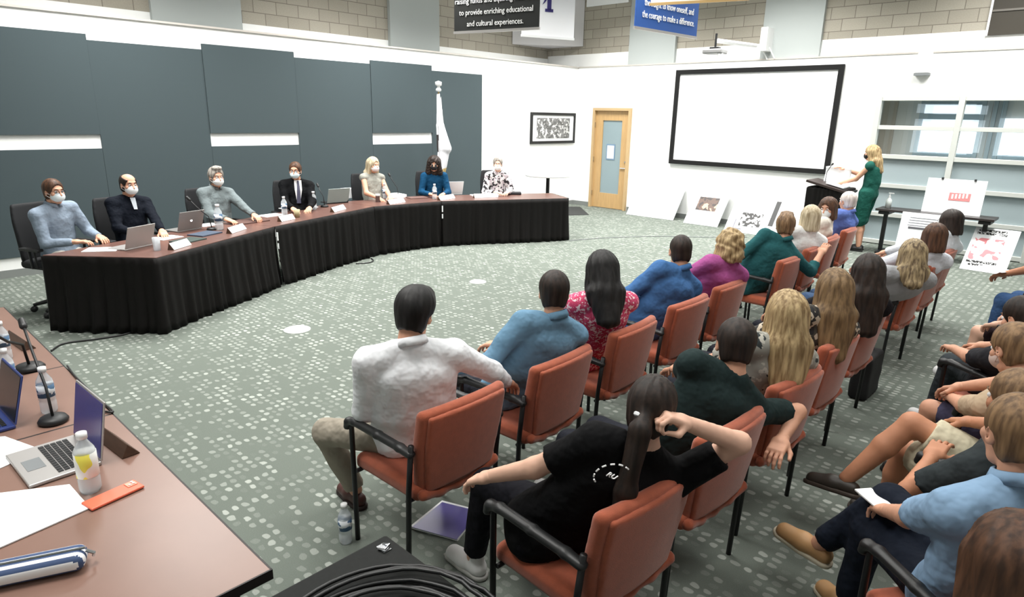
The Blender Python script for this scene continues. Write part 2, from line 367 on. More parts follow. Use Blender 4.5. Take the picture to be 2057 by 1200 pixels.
hd = MB().box((D1-D0-.15, -.02, .98), (.16, .02, .022)).lathe([(.02, -.01), (.02, .01)], (D1-D0-.11, .0, .98)).lathe([(.022, -.02), (.022, .02)], (D1-D0-.11, .0, 1.12)).build('door_handle', chrome, leaf)
for z in (.35, 1.15, 1.95): MB().box((.06, -.035, z), (.03, .02, .11)).build('door_hinge', chrome, d)
# interior window wall
fr_m = mat('pale_frame', (200, 203, 198), .5)
glass = mat('clear_glass', (235, 245, 245), .02, trans=1, alpha=.25)
mist = mat('misted_panel', (158, 172, 176), .5)
wo = empty('window_1', (W0, YR, 0)); wo['kind'] = 'structure'; L_ = W1-W0
b = MB()
for z in (.05, .54, 1.05, 1.55, 2.04, 2.52): b.box((L_/2, 0, z), (L_, .1, .07))
xs = [.03, 1.25, 2.5, 3.75, 5.0, 6.2, L_-.03]
for x in xs: b.box((x, 0, WZ/2), (.085, .12, WZ))
b.build('window_frame', fr_m, wo, bevel=.004)
MB().box((L_/2, .02, .8), (L_, .02, 1.48)).build('lower_panel', mist, wo)
for x0, x1 in zip(xs[:-1], xs[1:]):
    for z0, z1 in ((1.55, 2.04), (2.04, 2.52)):
        MB().box(((x0+x1)/2, .02, (z0+z1)/2), (x1-x0-.08, .008, z1-z0-.06)).build('window_pane', glass, wo)
# the room seen beyond the glass
far_grey = mat('far_room_grey', (172, 176, 174), .8); far_dark = mat('far_room_taupe', (132, 124, 112), .8)
struct(MB().box((-1, 17.06, 1.5), (11, .12, 3.4)).build('wall_far_room', far_grey))
struct(MB().box((-5.6, 15.08, 1.5), (.12, 3.8, 3.2)).build('wall_far_room_side', far_grey))
struct(MB().box((-1, 15.1, 3.15), (11, 4.1, .1)).build('ceiling_far_room', white_wall))
day = mat('daylight_pane', (225, 238, 248), .5, emit=1.1)
steel = mat('steel_blue_frame', (104, 124, 134), .5)
w3 = PY(1846, 260, 16.9)[0]; w3b = PY(1968, 260, 16.9)[0]; wd = w3b-w3; zt, zb = PY(1853, 207, 16.9)[2], PY(1846, 308, 16.9)[2]
fw = empty('window_3', (w3, 16.95, 0)); fw['kind'] = 'structure'
MB().box((wd/2, .0, (zt+zb)/2), (wd, .03, zt-zb)).build('window_pane', day, fw)
b = MB()
for x in (0, wd, wd+.2): b.box((x, -.04, (zt+zb)/2), (.07, .1, zt-zb+.1))
for z_, h_ in ((zb, .07), (zt, .07), (zt-.28, .12)): b.box((wd/2, -.045, z_), (wd-.07, .1, h_))
b.build('window_frame', steel, fw)
fw = empty('window_4', (w3b+.35, 16.95, 0)); fw['kind'] = 'structure'
MB().box((1.4, 0, (zt+zb)/2-.15), (2.8, .03, zt-zb-.3)).build('window_pane', day, fw)
b = MB()
for x in (0, 1.4, 2.8): b.box((x, -.04, (zt+zb)/2), (.08, .1, zt-zb+.2))
b.box((1.4, -.045, zb), (2.7, .1, .08)).build('window_frame', steel, fw)
q = PY(1782, 250, 16.9)
struct(MB().box((q[0], 16.97, 1.3), (.28, .04, 2.6)).build('door_2', far_dark))
area(-2.3, 15.0, 3.05, 3, 1.5, 200)
# ------------------------------------------------------------------ things on the walls
c0 = PY(1357, 334, 12.95); c1 = PY(1684, 137, 12.95)
sx0, sx1, sz0, sz1 = -7.44, -4.09, 1.17, 3.11
scr = empty('projection_screen', ((sx0+sx1)/2, YR-.002, sz0), 0, 'large white projection screen in a black frame on the back wall', 'screen')
sw, sh = sx1-sx0, sz1-sz0; b = MB()
for x, z, a, c in ((-sw/2+.045, sh/2, .09, sh), (sw/2-.045, sh/2, .09, sh), (0, .045, sw-.18, .09), (0, sh-.045, sw-.18, .09)): b.box((x, -.03, z), (a, .06, c))
b.build('screen_frame', mat('black_velvet', (8, 8, 9), .9), scr)
MB().box((0, -.02, sh/2), (sw-.12, .02, sh-.12)).build('screen_surface', mat('screen_white', (250, 250, 252), .6), scr)
# framed group photograph
pf = empty('framed_photograph', (XL+.002, 12.12, 1.5), -math.pi/2, 'black framed black and white group photograph on the white wall near the door', 'picture')
pf.rotation_euler = (0, 0, math.pi/2)
def photo_mat(name, a, b_, c, sc):
    return patch_mat(name, a, [(b_, 1), (c, 1.7)], sc, .52, .6)
b = MB(); fw_, fh_ = 1.62, .7
for x, z, a, c in ((-fw_/2+.03, fh_/2, .06, fh_), (fw_/2-.03, fh_/2, .06, fh_), (0, .03, fw_-.12, .06), (0, fh_-.03, fw_-.12, .06)): b.box((x, -.015-.005, z), (a, .035, c))
b.build('picture_frame', black_pl, pf)
MB().box((0, -.012, fh_/2), (fw_-.1, .012, fh_-.1)).build('picture_mount', paper, pf)
MB().box((0, -.02, fh_/2), (fw_-.42, .006, fh_-.24)).build('picture_print', photo_mat('group_print', (128, 128, 128), (215, 215, 215), (96, 96, 96), 11), pf)
# short throw projector and its arm
A0 = PY(1523, 100, 12.6)
pj = empty('projector_mount', (A0[0], YU-.1, 3.55), 0, 'white projector wall arm with diagonal braces above the screen', 'projector mount')
MB().box((0, -.12, .05), (.13, .3, .42)).build('wall_bracket', white_pl, pj)
q1 = PY(1518, 92, 12.5); q0 = PY(1440, 82, 11.3)
rel = lambda q: q-np.array(pj.location)
MB().tube([rel(q1), rel(q0)], .04, 6).build('arm', white_pl, pj)
MB().tube([rel(PY(1530, 64, 12.9)), rel(PY(1556, 118, 12.98))], .012, 6).tube([rel(PY(1528, 90, 12.9)), rel(PY(1541, 120, 12.98))], .012, 6).build('brace', white_pl, pj)
q = PY(1436, 104, 11.3)
pr_ = empty('projector', tuple(q), .1, 'small white and black projector hanging on the wall arm', 'projector')
MB().box((0, 0, 0), (.36, .28, .08)).build('projector_body', mat('projector_grey', (150, 150, 150), .4), pr_, bevel=.02)
MB().box((.02, -.05, .045), (.16, .14, .05)).build('lens_housing', black_pl, pr_, bevel=.01)
MB().tube([(0, 0, .04), (.0, 0, .3)], .02).build('drop_pole', black_pl, pr_)
MB().lathe([(.05, -.09), (.05, -.04)], (.13, -.08, 0)).build('lens', white_pl, pr_)
q = PY(1856, 129, YR-.06)
sp = empty('wall_speaker', (q[0], YR, q[2]), 0, 'white ceiling height box mounted above the interior window', 'wall box')
MB().box((0, -.06, .02), (.2, .12, .32)).build('speaker_case', white_pl, sp, bevel=.01)
MB().box((0, -.06, -.16), (.22, .13, .04)).build('grille', grey_pl, sp)
# hanging banners
def text_obj(txt, size, mt, parent, loc, rot=(math.pi/2, 0, 0), align='CENTER', name='lettering', ext=.002, width=None):
    cu = bpy.data.curves.new(name, 'FONT'); cu.body = txt; cu.size = size; cu.align_x = align; cu.extrude = ext; cu.space_line = 1.0; cu.resolution_u = 2
    o = bpy.data.objects.new(name, cu); scene.collection.objects.link(o); dg = bpy.context.evaluated_depsgraph_get(); dg.update()
    me = bpy.data.meshes.new_from_object(o.evaluated_get(dg)); bpy.data.objects.remove(o)
    me.materials.clear(); me.materials.append(mt)
    n = bpy.data.objects.new(name, me); scene.collection.objects.link(n); n.parent = parent; n.location = loc; n.rotation_euler = rot
    if width:
        xsn = [v.co.x for v in me.vertices]; wd = max(xsn)-min(xsn)
        if wd > 0: n.scale = (width/wd, 1, 1)
    return n
def banner(a, b_, z, h, mt, rail, label, name='hanging_banner'):
    A, B = P(*a, z), P(*b_, z); d = B-A; wd = np.hypot(d[0], d[1]); rz = math.atan2(d[1], d[0]); c = (A+B)/2
    o = empty(name, (c[0], c[1], z), rz, label, 'banner')
    MB().box((0, 0, h/2), (wd, .012, h)).build('banner_cloth', mt, o)
    MB().box((0, 0, .0), (wd+.02, .03, .035)).build('bottom_rail', rail, o)
    return o, wd
wl = mat('white_lettering', (245, 245, 245), .6)
bo, bw = banner((913, 66), (1083, 57), 3.3, 1.1, mat('black_banner', (14, 18, 16), .7), silver, 'black hanging banner with white writing about educational and cultural experiences')
lh = bw/170
MB().box((bw*.36, -.009, .62), (bw*.34, .006, .24), M=np.array([[math.cos(.2), 0, math.sin(.2)], [0, 1, 0], [-math.sin(.2), 0, math.cos(.2)]])).build('green_corner', mat('green_banner', (38, 92, 74), .7), bo)
for i, (t, wd, xo) in enumerate((('and cultural experiences.', 113, -1), ('to provide enriching educational', 147, 0), ('raising funds and aquiring resources', 165, 0), ('the Foundation is dedicated to', 150, 0))):
    text_obj(t, lh*13, wl, bo, (xo*lh, -.012, lh*(9+i*18.5)), width=wd*lh)
bo, bw = banner((1274, 55), (1398, 76), 3.3, 1.2, mat('blue_banner', (30, 78, 150), .7), silver, 'blue hanging banner with white writing about courage to make a difference')
lh = bw/124
for i, (t, wd) in enumerate((('the courage to make a difference.', 104), ('the insight to know oneself, and', 98), ('the passion to learn,', 70), ('and graduate with', 60))):
    text_obj(t, lh*10.5, wl, bo, (2*lh, -.012, lh*(12+i*12.5)), width=wd*lh)
A = P(1050, 72, 4.05)
bo, bw = banner((1048, 71), (1152, 79), 3.4, 1.1, mat('white_banner', (245, 245, 247), .7), white_pl, 'white hanging banner with a purple aeroplane like emblem in the corner')
pu = mat('purple_print', (52, 44, 110), .6); lh = bw/104; b = MB()
b.box((0, -.01, lh*44), (lh*16, .006, lh*5)).box((0, -.01, lh*58), (lh*8, .006, lh*28))
b.add([(-14*lh, -.012, 52*lh), (-9*lh, -.012, 56*lh), (2*lh, -.012, 70*lh), (-4*lh, -.012, 70*lh)], [(0, 1, 2, 3)]).build('emblem', pu, bo)
MB().add([(2*lh, -.012, 62*lh), (34*lh, -.012, 70*lh), (34*lh, -.012, 73*lh), (-14*lh, -.012, 74*lh), (-14*lh, -.012, 70*lh)], [(0, 1, 2, 3, 4)]).build('emblem_wing', mat('grey_print', (120, 124, 140), .6), bo)
# corner housing
l_, r_ = PX(1028, 87, XU), PY(1172, 95, YU); zb = (l_[2]+r_[2])/2
b = MB().prism([(XU+.02, l_[1]), (r_[0], YU-.02), (XU+.02, YU-.02)], zb, ZC-.02)
tag(b.build('corner_housing', mat('housing_white', (205, 203, 205), .7)), 'pale three sided housing across the high corner behind the white banner', 'housing')
# white sign, and the tan rail of another banner above the blue one
s0, s1 = PY(1178, 13, YU-.05), PY(1262, 5, YU-.05)
o = MB().box((0, 0, .5), (s1[0]-s0[0], .03, 1)).build('wall_sign', paper, loc=((s0[0]+s1[0])/2, YU-.03, (s0[2]+s1[2])/2))
tag(o, 'white sign high on the block wall between white and blue banners', 'sign')
A, B = P(1305, 9, 3.5), P(1505, -2, 3.5)
d = B-A; o = empty('hanging_banner', tuple((A+B)/2), math.atan2(d[1], d[0]), 'white banner with a tan bottom rail, only its lower edge visible above the blue banner', 'banner'); ln = np.linalg.norm(d)
MB().box((0, 0, 0), (ln, .03, .03)).build('bottom_rail', mat('tan_rail', (214, 178, 120), .5), o)
MB().box((0, 0, .4), (ln*.98, .01, .78)).build('banner_cloth', paper, o)
# ------------------------------------------------------------------ chairs
def make_guest_chair():
    t = empty('guest_chair', (0, 0, 0))
    for s in (-1, 1):
        MB().tube([(s*.285, .21, 0), (s*.285, .215, .45), (s*.285, .215, .635), (s*.285, .2, .655)], .013, 8).build('leg', black_metal, t, smooth=True)
        MB().tube([(s*.285, -.2, 0), (s*.285, -.215, .45), (s*.285, -.24, .7)], .013, 8).build('leg', black_metal, t, smooth=True)
        sd = SD(.008, .012)
        pts = [(s*.285, .245, .625), (s*.285, .235, .655), (s*.285, .18, .668), (s*.287, 0, .668), (s*.285, -.16, .662), (s*.285, -.235, .655)]
        for a, c in zip(pts[:-1], pts[1:]): sd.cap(a, c, .019, .019, (1, 0, 0), 1.25)
        mesh_obj('armrest', [(*sd.mesh(), 0)], black_rub, t)
    MB().tube([(-.285, .19, .4), (.285, .19, .4)], .011, 6).tube([(-.285, -.2, .4), (.285, -.2, .4)], .011, 6).tube([(-.2, .19, .4), (-.2, -.2, .4)], .01, 6).tube([(.2, .19, .4), (.2, -.2, .4)], .01, 6).build('seat_frame', black_metal, t)
    sd = SD(.012, .02).box((0, 0, .435), (.262, .245, .045), .035, warp=lambda q: np.stack([q[..., 0], q[..., 1], q[..., 2]+.25*q[..., 0]**2*0-.2*np.clip(q[..., 1]-.12, 0, 1)**2*-4], -1))
    mesh_obj('seat', [(*sd.mesh(), 0)], orange, t)
    c, s_ = math.cos(.17), math.sin(.17); M = np.array([[1, 0, 0], [0, c, -s_], [0, s_, c]]) # tilts the top backwards
    def bend(q):
        w_ = 1-.10*np.clip(-q[..., 2]/.22, -.2, 1); return np.stack([q[..., 0]/w_, q[..., 1]-.45*q[..., 0]**2, q[..., 2]+.5*q[..., 0]**2*.4], -1)
    sd = SD(.0105, .02).box((0, -.265, .635), (.262, .03, .235), .028, M, warp=bend)
    bk = mesh_obj('backrest', [(*sd.mesh(), 0)], orange, t)
    sd = SD(.0105, .02).box((0, -.3, .642), (.236, .014, .205), .013, M, warp=bend)
    mesh_obj('back_panel', [(*sd.mesh(), 0)], orange, bk)
    # the rolled orange lip that joins seat and back
    sd = SD(.012, .03)
    for a, b2 in ((-.23, -.12), (-.12, 0), (0, .12), (.12, .23)):
        g = lambda u: (u, -.225+.42*u*u*-1+.0, .395+.7*u*u)
        sd.cap(g(a), g(b2), .028, .028)
    mesh_obj('seat_lip', [(*sd.mesh(), 0)], orange, t)
    return t
GC = make_guest_chair(); gc_used = [False]
def guest_chair(bx, by, az, label, group):
    o = copy_tree(GC) if gc_used[0] else GC
    gc_used[0] = True; a = math.radians(az)
    o.location = (bx+.33*math.cos(a), by+.33*math.sin(a), 0); o.rotation_euler = (0, 0, a-math.pi/2)
    return tag(o, label, 'chair', group)
G1, G2, G3 = 'rust orange guest chairs in the front row', 'rust orange guest chairs in the second row', 'guest chairs in the third row'
front = [(-1.97, 1.86, 181, 'rust orange guest chair of the man in the white shirt, purple notebook under it'),
 (-1.99, 2.61, 183, 'rust orange guest chair under the young man in the light blue shirt'),
 (-2.03, 3.37, 183, 'rust orange guest chair of the woman in the pink floral blouse'),
 (-2.07, 4.15, 180, 'rust orange guest chair of the man in the bright blue shirt'),
 (-2.1, 4.87, 181, 'rust orange guest chair of the woman in magenta'),
 (-2.15, 6.25, 180, 'rust orange guest chair of the man in the teal shirt'),
 (-2.2, 7.02, 183, 'rust orange guest chair of the woman in white with a blond bob'),
 (-2.28, 7.8, 183, 'rust orange guest chair of the white masked woman turning round'),
 (-2.33, 8.62, 183, 'rust orange guest chair of the white haired man in periwinkle')]
second = [(-.96, 1.8, 176, 'nearest rust orange guest chair, under the girl in the black t-shirt'),
 (-.98, 2.51, 176, 'rust orange guest chair of the man in the dark green t-shirt'),
 (-.98, 3.25, 175, 'rust orange guest chair of the woman with long blonde hair'),
 (-1.02, 4.05, 178, 'rust orange guest chair of the woman with long light brown hair'),
 (-1.06, 4.85, 177, 'rust orange guest chair of the person with long dark hair'),
 (-1.1, 6.3, 177, 'rust orange guest chair of the streaky haired woman in light grey'),
 (-1.12, 7.12, 177, 'rust orange guest chair of the person in white with a brown bob'),
 (-1.17, 7.95, 178, 'farthest rust orange guest chair of the second row, by the floor poster')]
for q in front: guest_chair(*q, G1)
for q in second: guest_chair(*q, G2)
def make_office_chair():
    t = empty('office_chair', (0, 0, 0)); bm = mat('black_mesh_fabric', (16, 18, 22), .8)
    for i in range(5):
        a = 2*math.pi*i/5+.3; c, s = math.cos(a), math.sin(a)
        lg = MB().tube([(0, 0, .13), (.15*c, .15*s, .115), (.31*c, .31*s, .075)], [.03, .024, .016], 8).build('base_leg', black_pl, t, smooth=True)
        MB().tube([(.31*c-.02*s, .31*s+.02*c, .032), (.31*c+.02*s, .31*s-.02*c, .032)], .031, 12).build('caster', black_rub, lg, smooth=True)
    MB().lathe([(.035, .1), (.035, .25), (.022, .26), (.022, .46), (.09, .47), (.09, .49)]).build('gas_column', black_metal, t, smooth=True)
    mesh_obj('seat', [(*SD(.014).box((0, 0, .53), (.25, .25, .045), .04).mesh(), 0)], bm, t)
    c, s_ = math.cos(.12), math.sin(.12); M = np.array([[1, 0, 0], [0, c, -s_], [0, s_, c]])
    wf = lambda q: np.stack([q[..., 0]/(1-.25*np.clip((q[..., 2]-.05)/.3, 0, 1)**2), q[..., 1]-.7*q[..., 0]**2+.1*q[..., 2]**2, q[..., 2]], -1)
    mesh_obj('backrest', [(*SD(.014).box((0, -.27, .84), (.245, .025, .3), .024, M, warp=wf).mesh(), 0)], bm, t)
    MB().box((0, -.26, .55), (.07, .05, .2)).build('back_support', black_pl, t)
    for s in (-1, 1):
        MB().tube([(s*.2, 0, .5), (s*.29, 0, .52), (s*.3, .0, .7)], .014, 8).tube([(s*.2, .08, .5), (s*.29, .07, .52), (s*.3, .07, .7)], .01, 8).build('arm_post', black_pl, t)
        MB().box((s*.3, .03, .715), (.07, .27, .03)).build('armrest', black_rub, t, bevel=.012)
    return t
OC = make_office_chair(); oc_used = [False]
def office_chair(x, y, az, label):
    o = copy_tree(OC) if oc_used[0] else OC
    oc_used[0] = True; o.location = (x, y, 0); o.rotation_euler = (0, 0, math.radians(az)-math.pi/2)
    return tag(o, label, 'office chair', 'black office chairs behind the curved tables')
# ------------------------------------------------------------------ people
def rotm(ax, a):
    x, y, z = unit(ax); c, s = math.cos(a), math.sin(a); C = 1-c
    return np.array([[c+x*x*C, x*y*C-z*s, x*z*C+y*s], [y*x*C+z*s, c+y*y*C, y*z*C-x*s], [z*x*C-y*s, z*y*C+x*s, c+z*z*C]])
HEADC = {}
def head_mesh():
    if 'h' in HEADC: return HEADC['h']
    s = SD(.0062, .016)
    s.ell((0, -.012, .028), (.076, .094, .088)).ell((0, .03, -.035), (.058, .062, .078)).cap((-.03, .03, -.085), (.03, .03, -.085), .024, .024).cap((0, .06, -.098), (0, .066, -.096), .02, .02)
    s.cap((-.028, .078, .03), (.028, .078, .03), .012, .012)
    s.cap((0, .088, .012), (0, .106, -.024), .008, .012, k=.01).cap((-.012, .094, -.03), (.012, .094, -.03), .009, .009, k=.008)
    s.cap((-.045, .06, -.02), (-.038, .066, -.03), .02, .018).cap((.045, .06, -.02), (.038, .066, -.03), .02, .018)
    for q in (-1, 1): s.ell((q*.03, .098, .008), (.017, .014, .011), op='ss', k=.01)
    s.cap((-.018, .087, -.057), (.018, .087, -.057), .008, .008, k=.007).cap((-.014, .086, -.068), (.014, .086, -.068), .0085, .0085, k=.004)
    for q in (-1, 1):
        M = rotm((0, 0, 1), q*-.35)
        s.ell((q*.077, -.006, -.008), (.008, .02, .032), M, k=.006).ell((q*.083, 0, -.004), (.005, .01, .016), M, op='ss', k=.004)
    s.cap((0, -.03, -.06), (0, -.035, -.13), .052, .055)
    v, f = s.mesh(); c = v[f].mean(1); mi = np.zeros(len(f), int)
    mi[(np.abs(c[:, 0]) < .024) & (c[:, 1] > .083) & (c[:, 2] < -.05) & (c[:, 2] > -.077)] = 1
    parts = [(v, f, mi)]
    for q in (-1, 1):
        e, ef = SD(.004, .004).ell((q*.03, .079, .008), (.0125, .0125, .0125)).mesh(); ec = e[ef].mean(1)
        em = np.where(np.hypot(ec[:, 0]-q*.03, ec[:, 2]-.008) < .0065, 3, 2); parts.append((e, ef, em))
        bv, bf = SD(.004, .004).cap((q*.016, .091, .031), (q*.032, .09, .036), .0045, .0045).cap((q*.032, .09, .036), (q*.045, .078, .031), .0045, .003).mesh(); parts.append((bv, bf, 3))
    HEADC['h'] = parts; return parts
def hand_mesh(kind):
    if kind in HEADC: return HEADC[kind]
    # wrist at origin, fingers towards +Y, palm faces -Z, thumb on +X
    s = SD(.0048, .009); s.box((0, .05, 0), (.04, .048, .014), .013).cap((0, -.02, 0), (0, .02, 0), .025, .027, (1, 0, 0), 1.2, k=.015)
    curl = {'relaxed': (.25, .45, .35), 'grip': (.85, 1.1, .7), 'flat': (.06, .12, .1)}[kind]
    for i, (x, L, sp) in enumerate(((.03, .074, .08), (.01, .082, .02), (-.011, .076, -.04), (-.031, .06, -.12))):
        p_ = V(x, .092-abs(i-1)*.004, 0); a = 0; segs = (L*.45, L*.31, L*.24); r = .0092-.0006*(i == 3)
        for j in range(3):
            a += curl[j]*(1+.1*i); d = V(math.sin(sp)*math.cos(a), math.cos(a), -math.sin(a)); q = p_+d*segs[j]
            s.cap(p_, q, r-.0006*j, r-.0006*(j+1), k=.005); p_ = q
    a, b_, c = V(.026, .018, -.006), V(.055, .05, -.022), V(.06, .082, -.03)
    if kind == 'grip': b_, c = V(.05, .045, -.035), V(.03, .07, -.048)
    s.cap(a, b_, .016, .0115, k=.01).cap(b_, c, .0112, .0088, k=.006)
    HEADC[kind] = s.mesh(); return HEADC[kind]
def shoe_mesh(kind):
    if kind in HEADC: return HEADC[kind]
    # ankle at (0,0,.09); toes to +Y
    s = SD(.007, .02).cap((0, -.035, .045), (0, .06, .045), .038, .042, (1, 0, 0), 1.0).cap((0, .06, .04), (0, .15, .033), .042, .036, (1, 0, 0), 1.15)
    if kind == 'sneaker': s.cap((0, -.02, .05), (0, -.015, .1), .038, .036)
    s.plane((0, 0, .018), (0, 0, -1)); u = s.mesh()
    if kind != 'sneaker':
        pass
    t = SD(.007, .015).cap((0, -.04, .012), (0, .06, .012), .042, .046).cap((0, .06, .012), (0, .152, .012), .046, .044); t.plane((0, 0, .024), (0, 0, 1)).plane((0, 0, 0), (0, 0, -1))
    HEADC[kind] = (u, t.mesh()); return HEADC[kind]
def ik(a, b_, l1, l2, pole):
    d = b_-a; D = np.linalg.norm(d); D2 = min(D, (l1+l2)*.995)
    if D > D2: b_ = a+d/D*D2; d = b_-a
    u = d/D2; x = (l1*l1-l2*l2+D2*D2)/(2*D2); h = math.sqrt(max(l1*l1-x*x, 0)); pl = np.array(pole, float); pl = pl-u*(pl@u); pl = unit(pl)
    return a+u*x+pl*h, b_
SKIN = {'fair': (214, 160, 132), 'pale': (228, 182, 158), 'tan': (190, 132, 100), 'brown': (140, 92, 68)}
def folds(amp, seed=0, fx=1):
    r = np.random.default_rng(seed); k = r.normal(0, 1, (4, 3))*[[14, 14, 20], [22, 20, 12], [9, 9, 30], [30, 30, 16]]*fx; ph = r.uniform(0, 6, 4)
    def f(X):
        wv = .6*np.sin(X@V(9, 7, 11)+ph[0]); return amp*sum(np.sin(X@k[i]+ph[i]+wv)*w_ for i, w_ in enumerate((.4, .3, .25, .15)))
    return f
def hair_parts(style, seed, nfreq=1.0):
    s = SD(.0075, .02)
    def strands(amp):
        def f(X):
            th = np.arctan2(X[..., 0], -(X[..., 1]-.02)); z = X[..., 2]
            return amp*(np.sin(th*17*nfreq+seed+2.2*np.sin(z*14+seed))+.6*np.sin(th*31*nfreq+3*np.sin(z*9)))
        return f
    def cut_face(hi=.075, lo=-.02):
        # keeps hair above the forehead line and behind the ears
        s.ell((0, .12, -.02), (.088, .088, .108), op='ss', k=.012)
        for q in (-1, 1): s.ell((q*.09, .004, -.022), (.03, .03, .035), op='ss', k=.008)
    cr = lambda d=0: s.ell((0, -.016, .034), (.084+d, .102+d, .096+d))
    if style in ('short', 'quiff', 'curlytop', 'receding', 'crew', 'thinning'):
        d = {'short': .002, 'quiff': .006, 'curlytop': .004, 'receding': -.002, 'crew': -.003, 'thinning': -.004}[style]
        cr(d); s.ell((0, -.035, -.03), (.072, .072, .075))
        if style == 'quiff': s.ell((.0, .015, .06), (.09, .1, .082)).ell((.012, .07, .1), (.05, .035, .03), k=.03)
        if style == 'curlytop': s.ell((0, .03, .118), (.06, .055, .03))
        s.plane((0, -.02, -.085), (0, -.35, -1))
        cut_face()
        if style == 'receding': s.ell((0, .045, .13), (.085, .13, .075), op='ss', k=.01)
        if style == 'thinning': s.ell((0, -.04, .16), (.04, .04, .045), op='ss', k=.01)
        s.noise = strands(.0012 if style != 'curlytop' else .003)
    elif style == 'bob':
        cr(.006); s.cap((0, -.045, .03), (0, -.05, -.1), .09, .088, (1, 0, 0), 1.08)
        for q in (-1, 1): s.cap((q*.062, .02, .02), (q*.072, .015, -.1), .035, .032)
        s.plane((0, 0, -.135), (0, 0, -1)); s.ell((0, .12, -.05), (.062, .09, .13), op='ss', k=.01); s.noise = strands(.002)
    elif style == 'wavybob':
        cr(.012); s.cap((0, -.045, .03), (0, -.05, -.07), .095, .098, (1, 0, 0), 1.08)
        for q in (-1, 1): s.cap((q*.065, .02, .04), (q*.082, .0, -.09), .04, .034)
        s.plane((0, 0, -.13), (0, 0, -1)); s.ell((0, .12, -.05), (.06, .085, .13), op='ss', k=.01)
        s.noise = lambda X: .005*np.sin(X@V(60, 20, 35)+2*np.sin(X[..., 2]*50))+.003*np.sin(X@V(-50, 70, 60)+2)
    elif style in ('long', 'longer', 'shoulder'):
        e = {'long': -.3, 'longer': -.37, 'shoulder': -.22}[style]
        cr(.007); s.cap((0, -.05, .02), (0, -.085, -.14), .09, .088, (1, 0, 0), 1.08).cap((0, -.085, -.14), (0, -.14, e), .088, .05, (1, 0, 0), 1.45)
        for q in (-1, 1): s.cap((q*.06, .01, .02), (q*.08, -.02, -.14), .035, .035)
        s.ell((0, .125, -.05), (.062, .09, .14), op='ss', k=.01); s.noise = strands(.0028)
    elif style == 'ponytail':
        cr(.002); s.ell((0, -.035, -.02), (.074, .08, .08)); cut_face()
        s.cap((0, -.11, .01), (0, -.15, -.03), .025, .035).cap((0, -.15, -.03), (-.005, -.165, -.25), .038, .036).cap((-.005, -.165, -.25), (0, -.165, -.5), .036, .02); s.noise = strands(.0022)
    elif style == 'curly':
        cr(.02); s.cap((0, -.045, .03), (0, -.06, -.14), .105, .1, (1, 0, 0), 1.15)
        for q in (-1, 1): s.cap((q*.07, .02, .04), (q*.1, .01, -.14), .045, .05)
        s.ell((0, .125, -.04), (.055, .09, .1), op='ss', k=.01)
        s.noise = lambda X: .006*np.sin(X@V(90, 30, 80))*np.sin(X@V(-40, 90, 60))
    return s.mesh()
def hair_mat(name, c1, c2): return mat(name, c1, .55, col2=c2, noise=.2, nscale=9, stretch=(6, 6, .7), spec=.3)
HAIRC = {'black': ((30, 28, 28), (14, 13, 13)), 'dark': ((50, 38, 32), (26, 20, 17)), 'brown': ((96, 66, 48), (56, 38, 28)), 'lightbrown': ((136, 110, 78), (90, 70, 48)),
 'blond': ((190, 166, 124), (122, 98, 66)), 'streak': ((176, 156, 120), (88, 72, 54)), 'sandy': ((146, 116, 84), (92, 70, 50)), 'grey': ((176, 170, 162), (110, 104, 98)), 'white': ((232, 222, 216), (190, 178, 172)), 'ash': ((214, 200, 172), (160, 142, 112))}
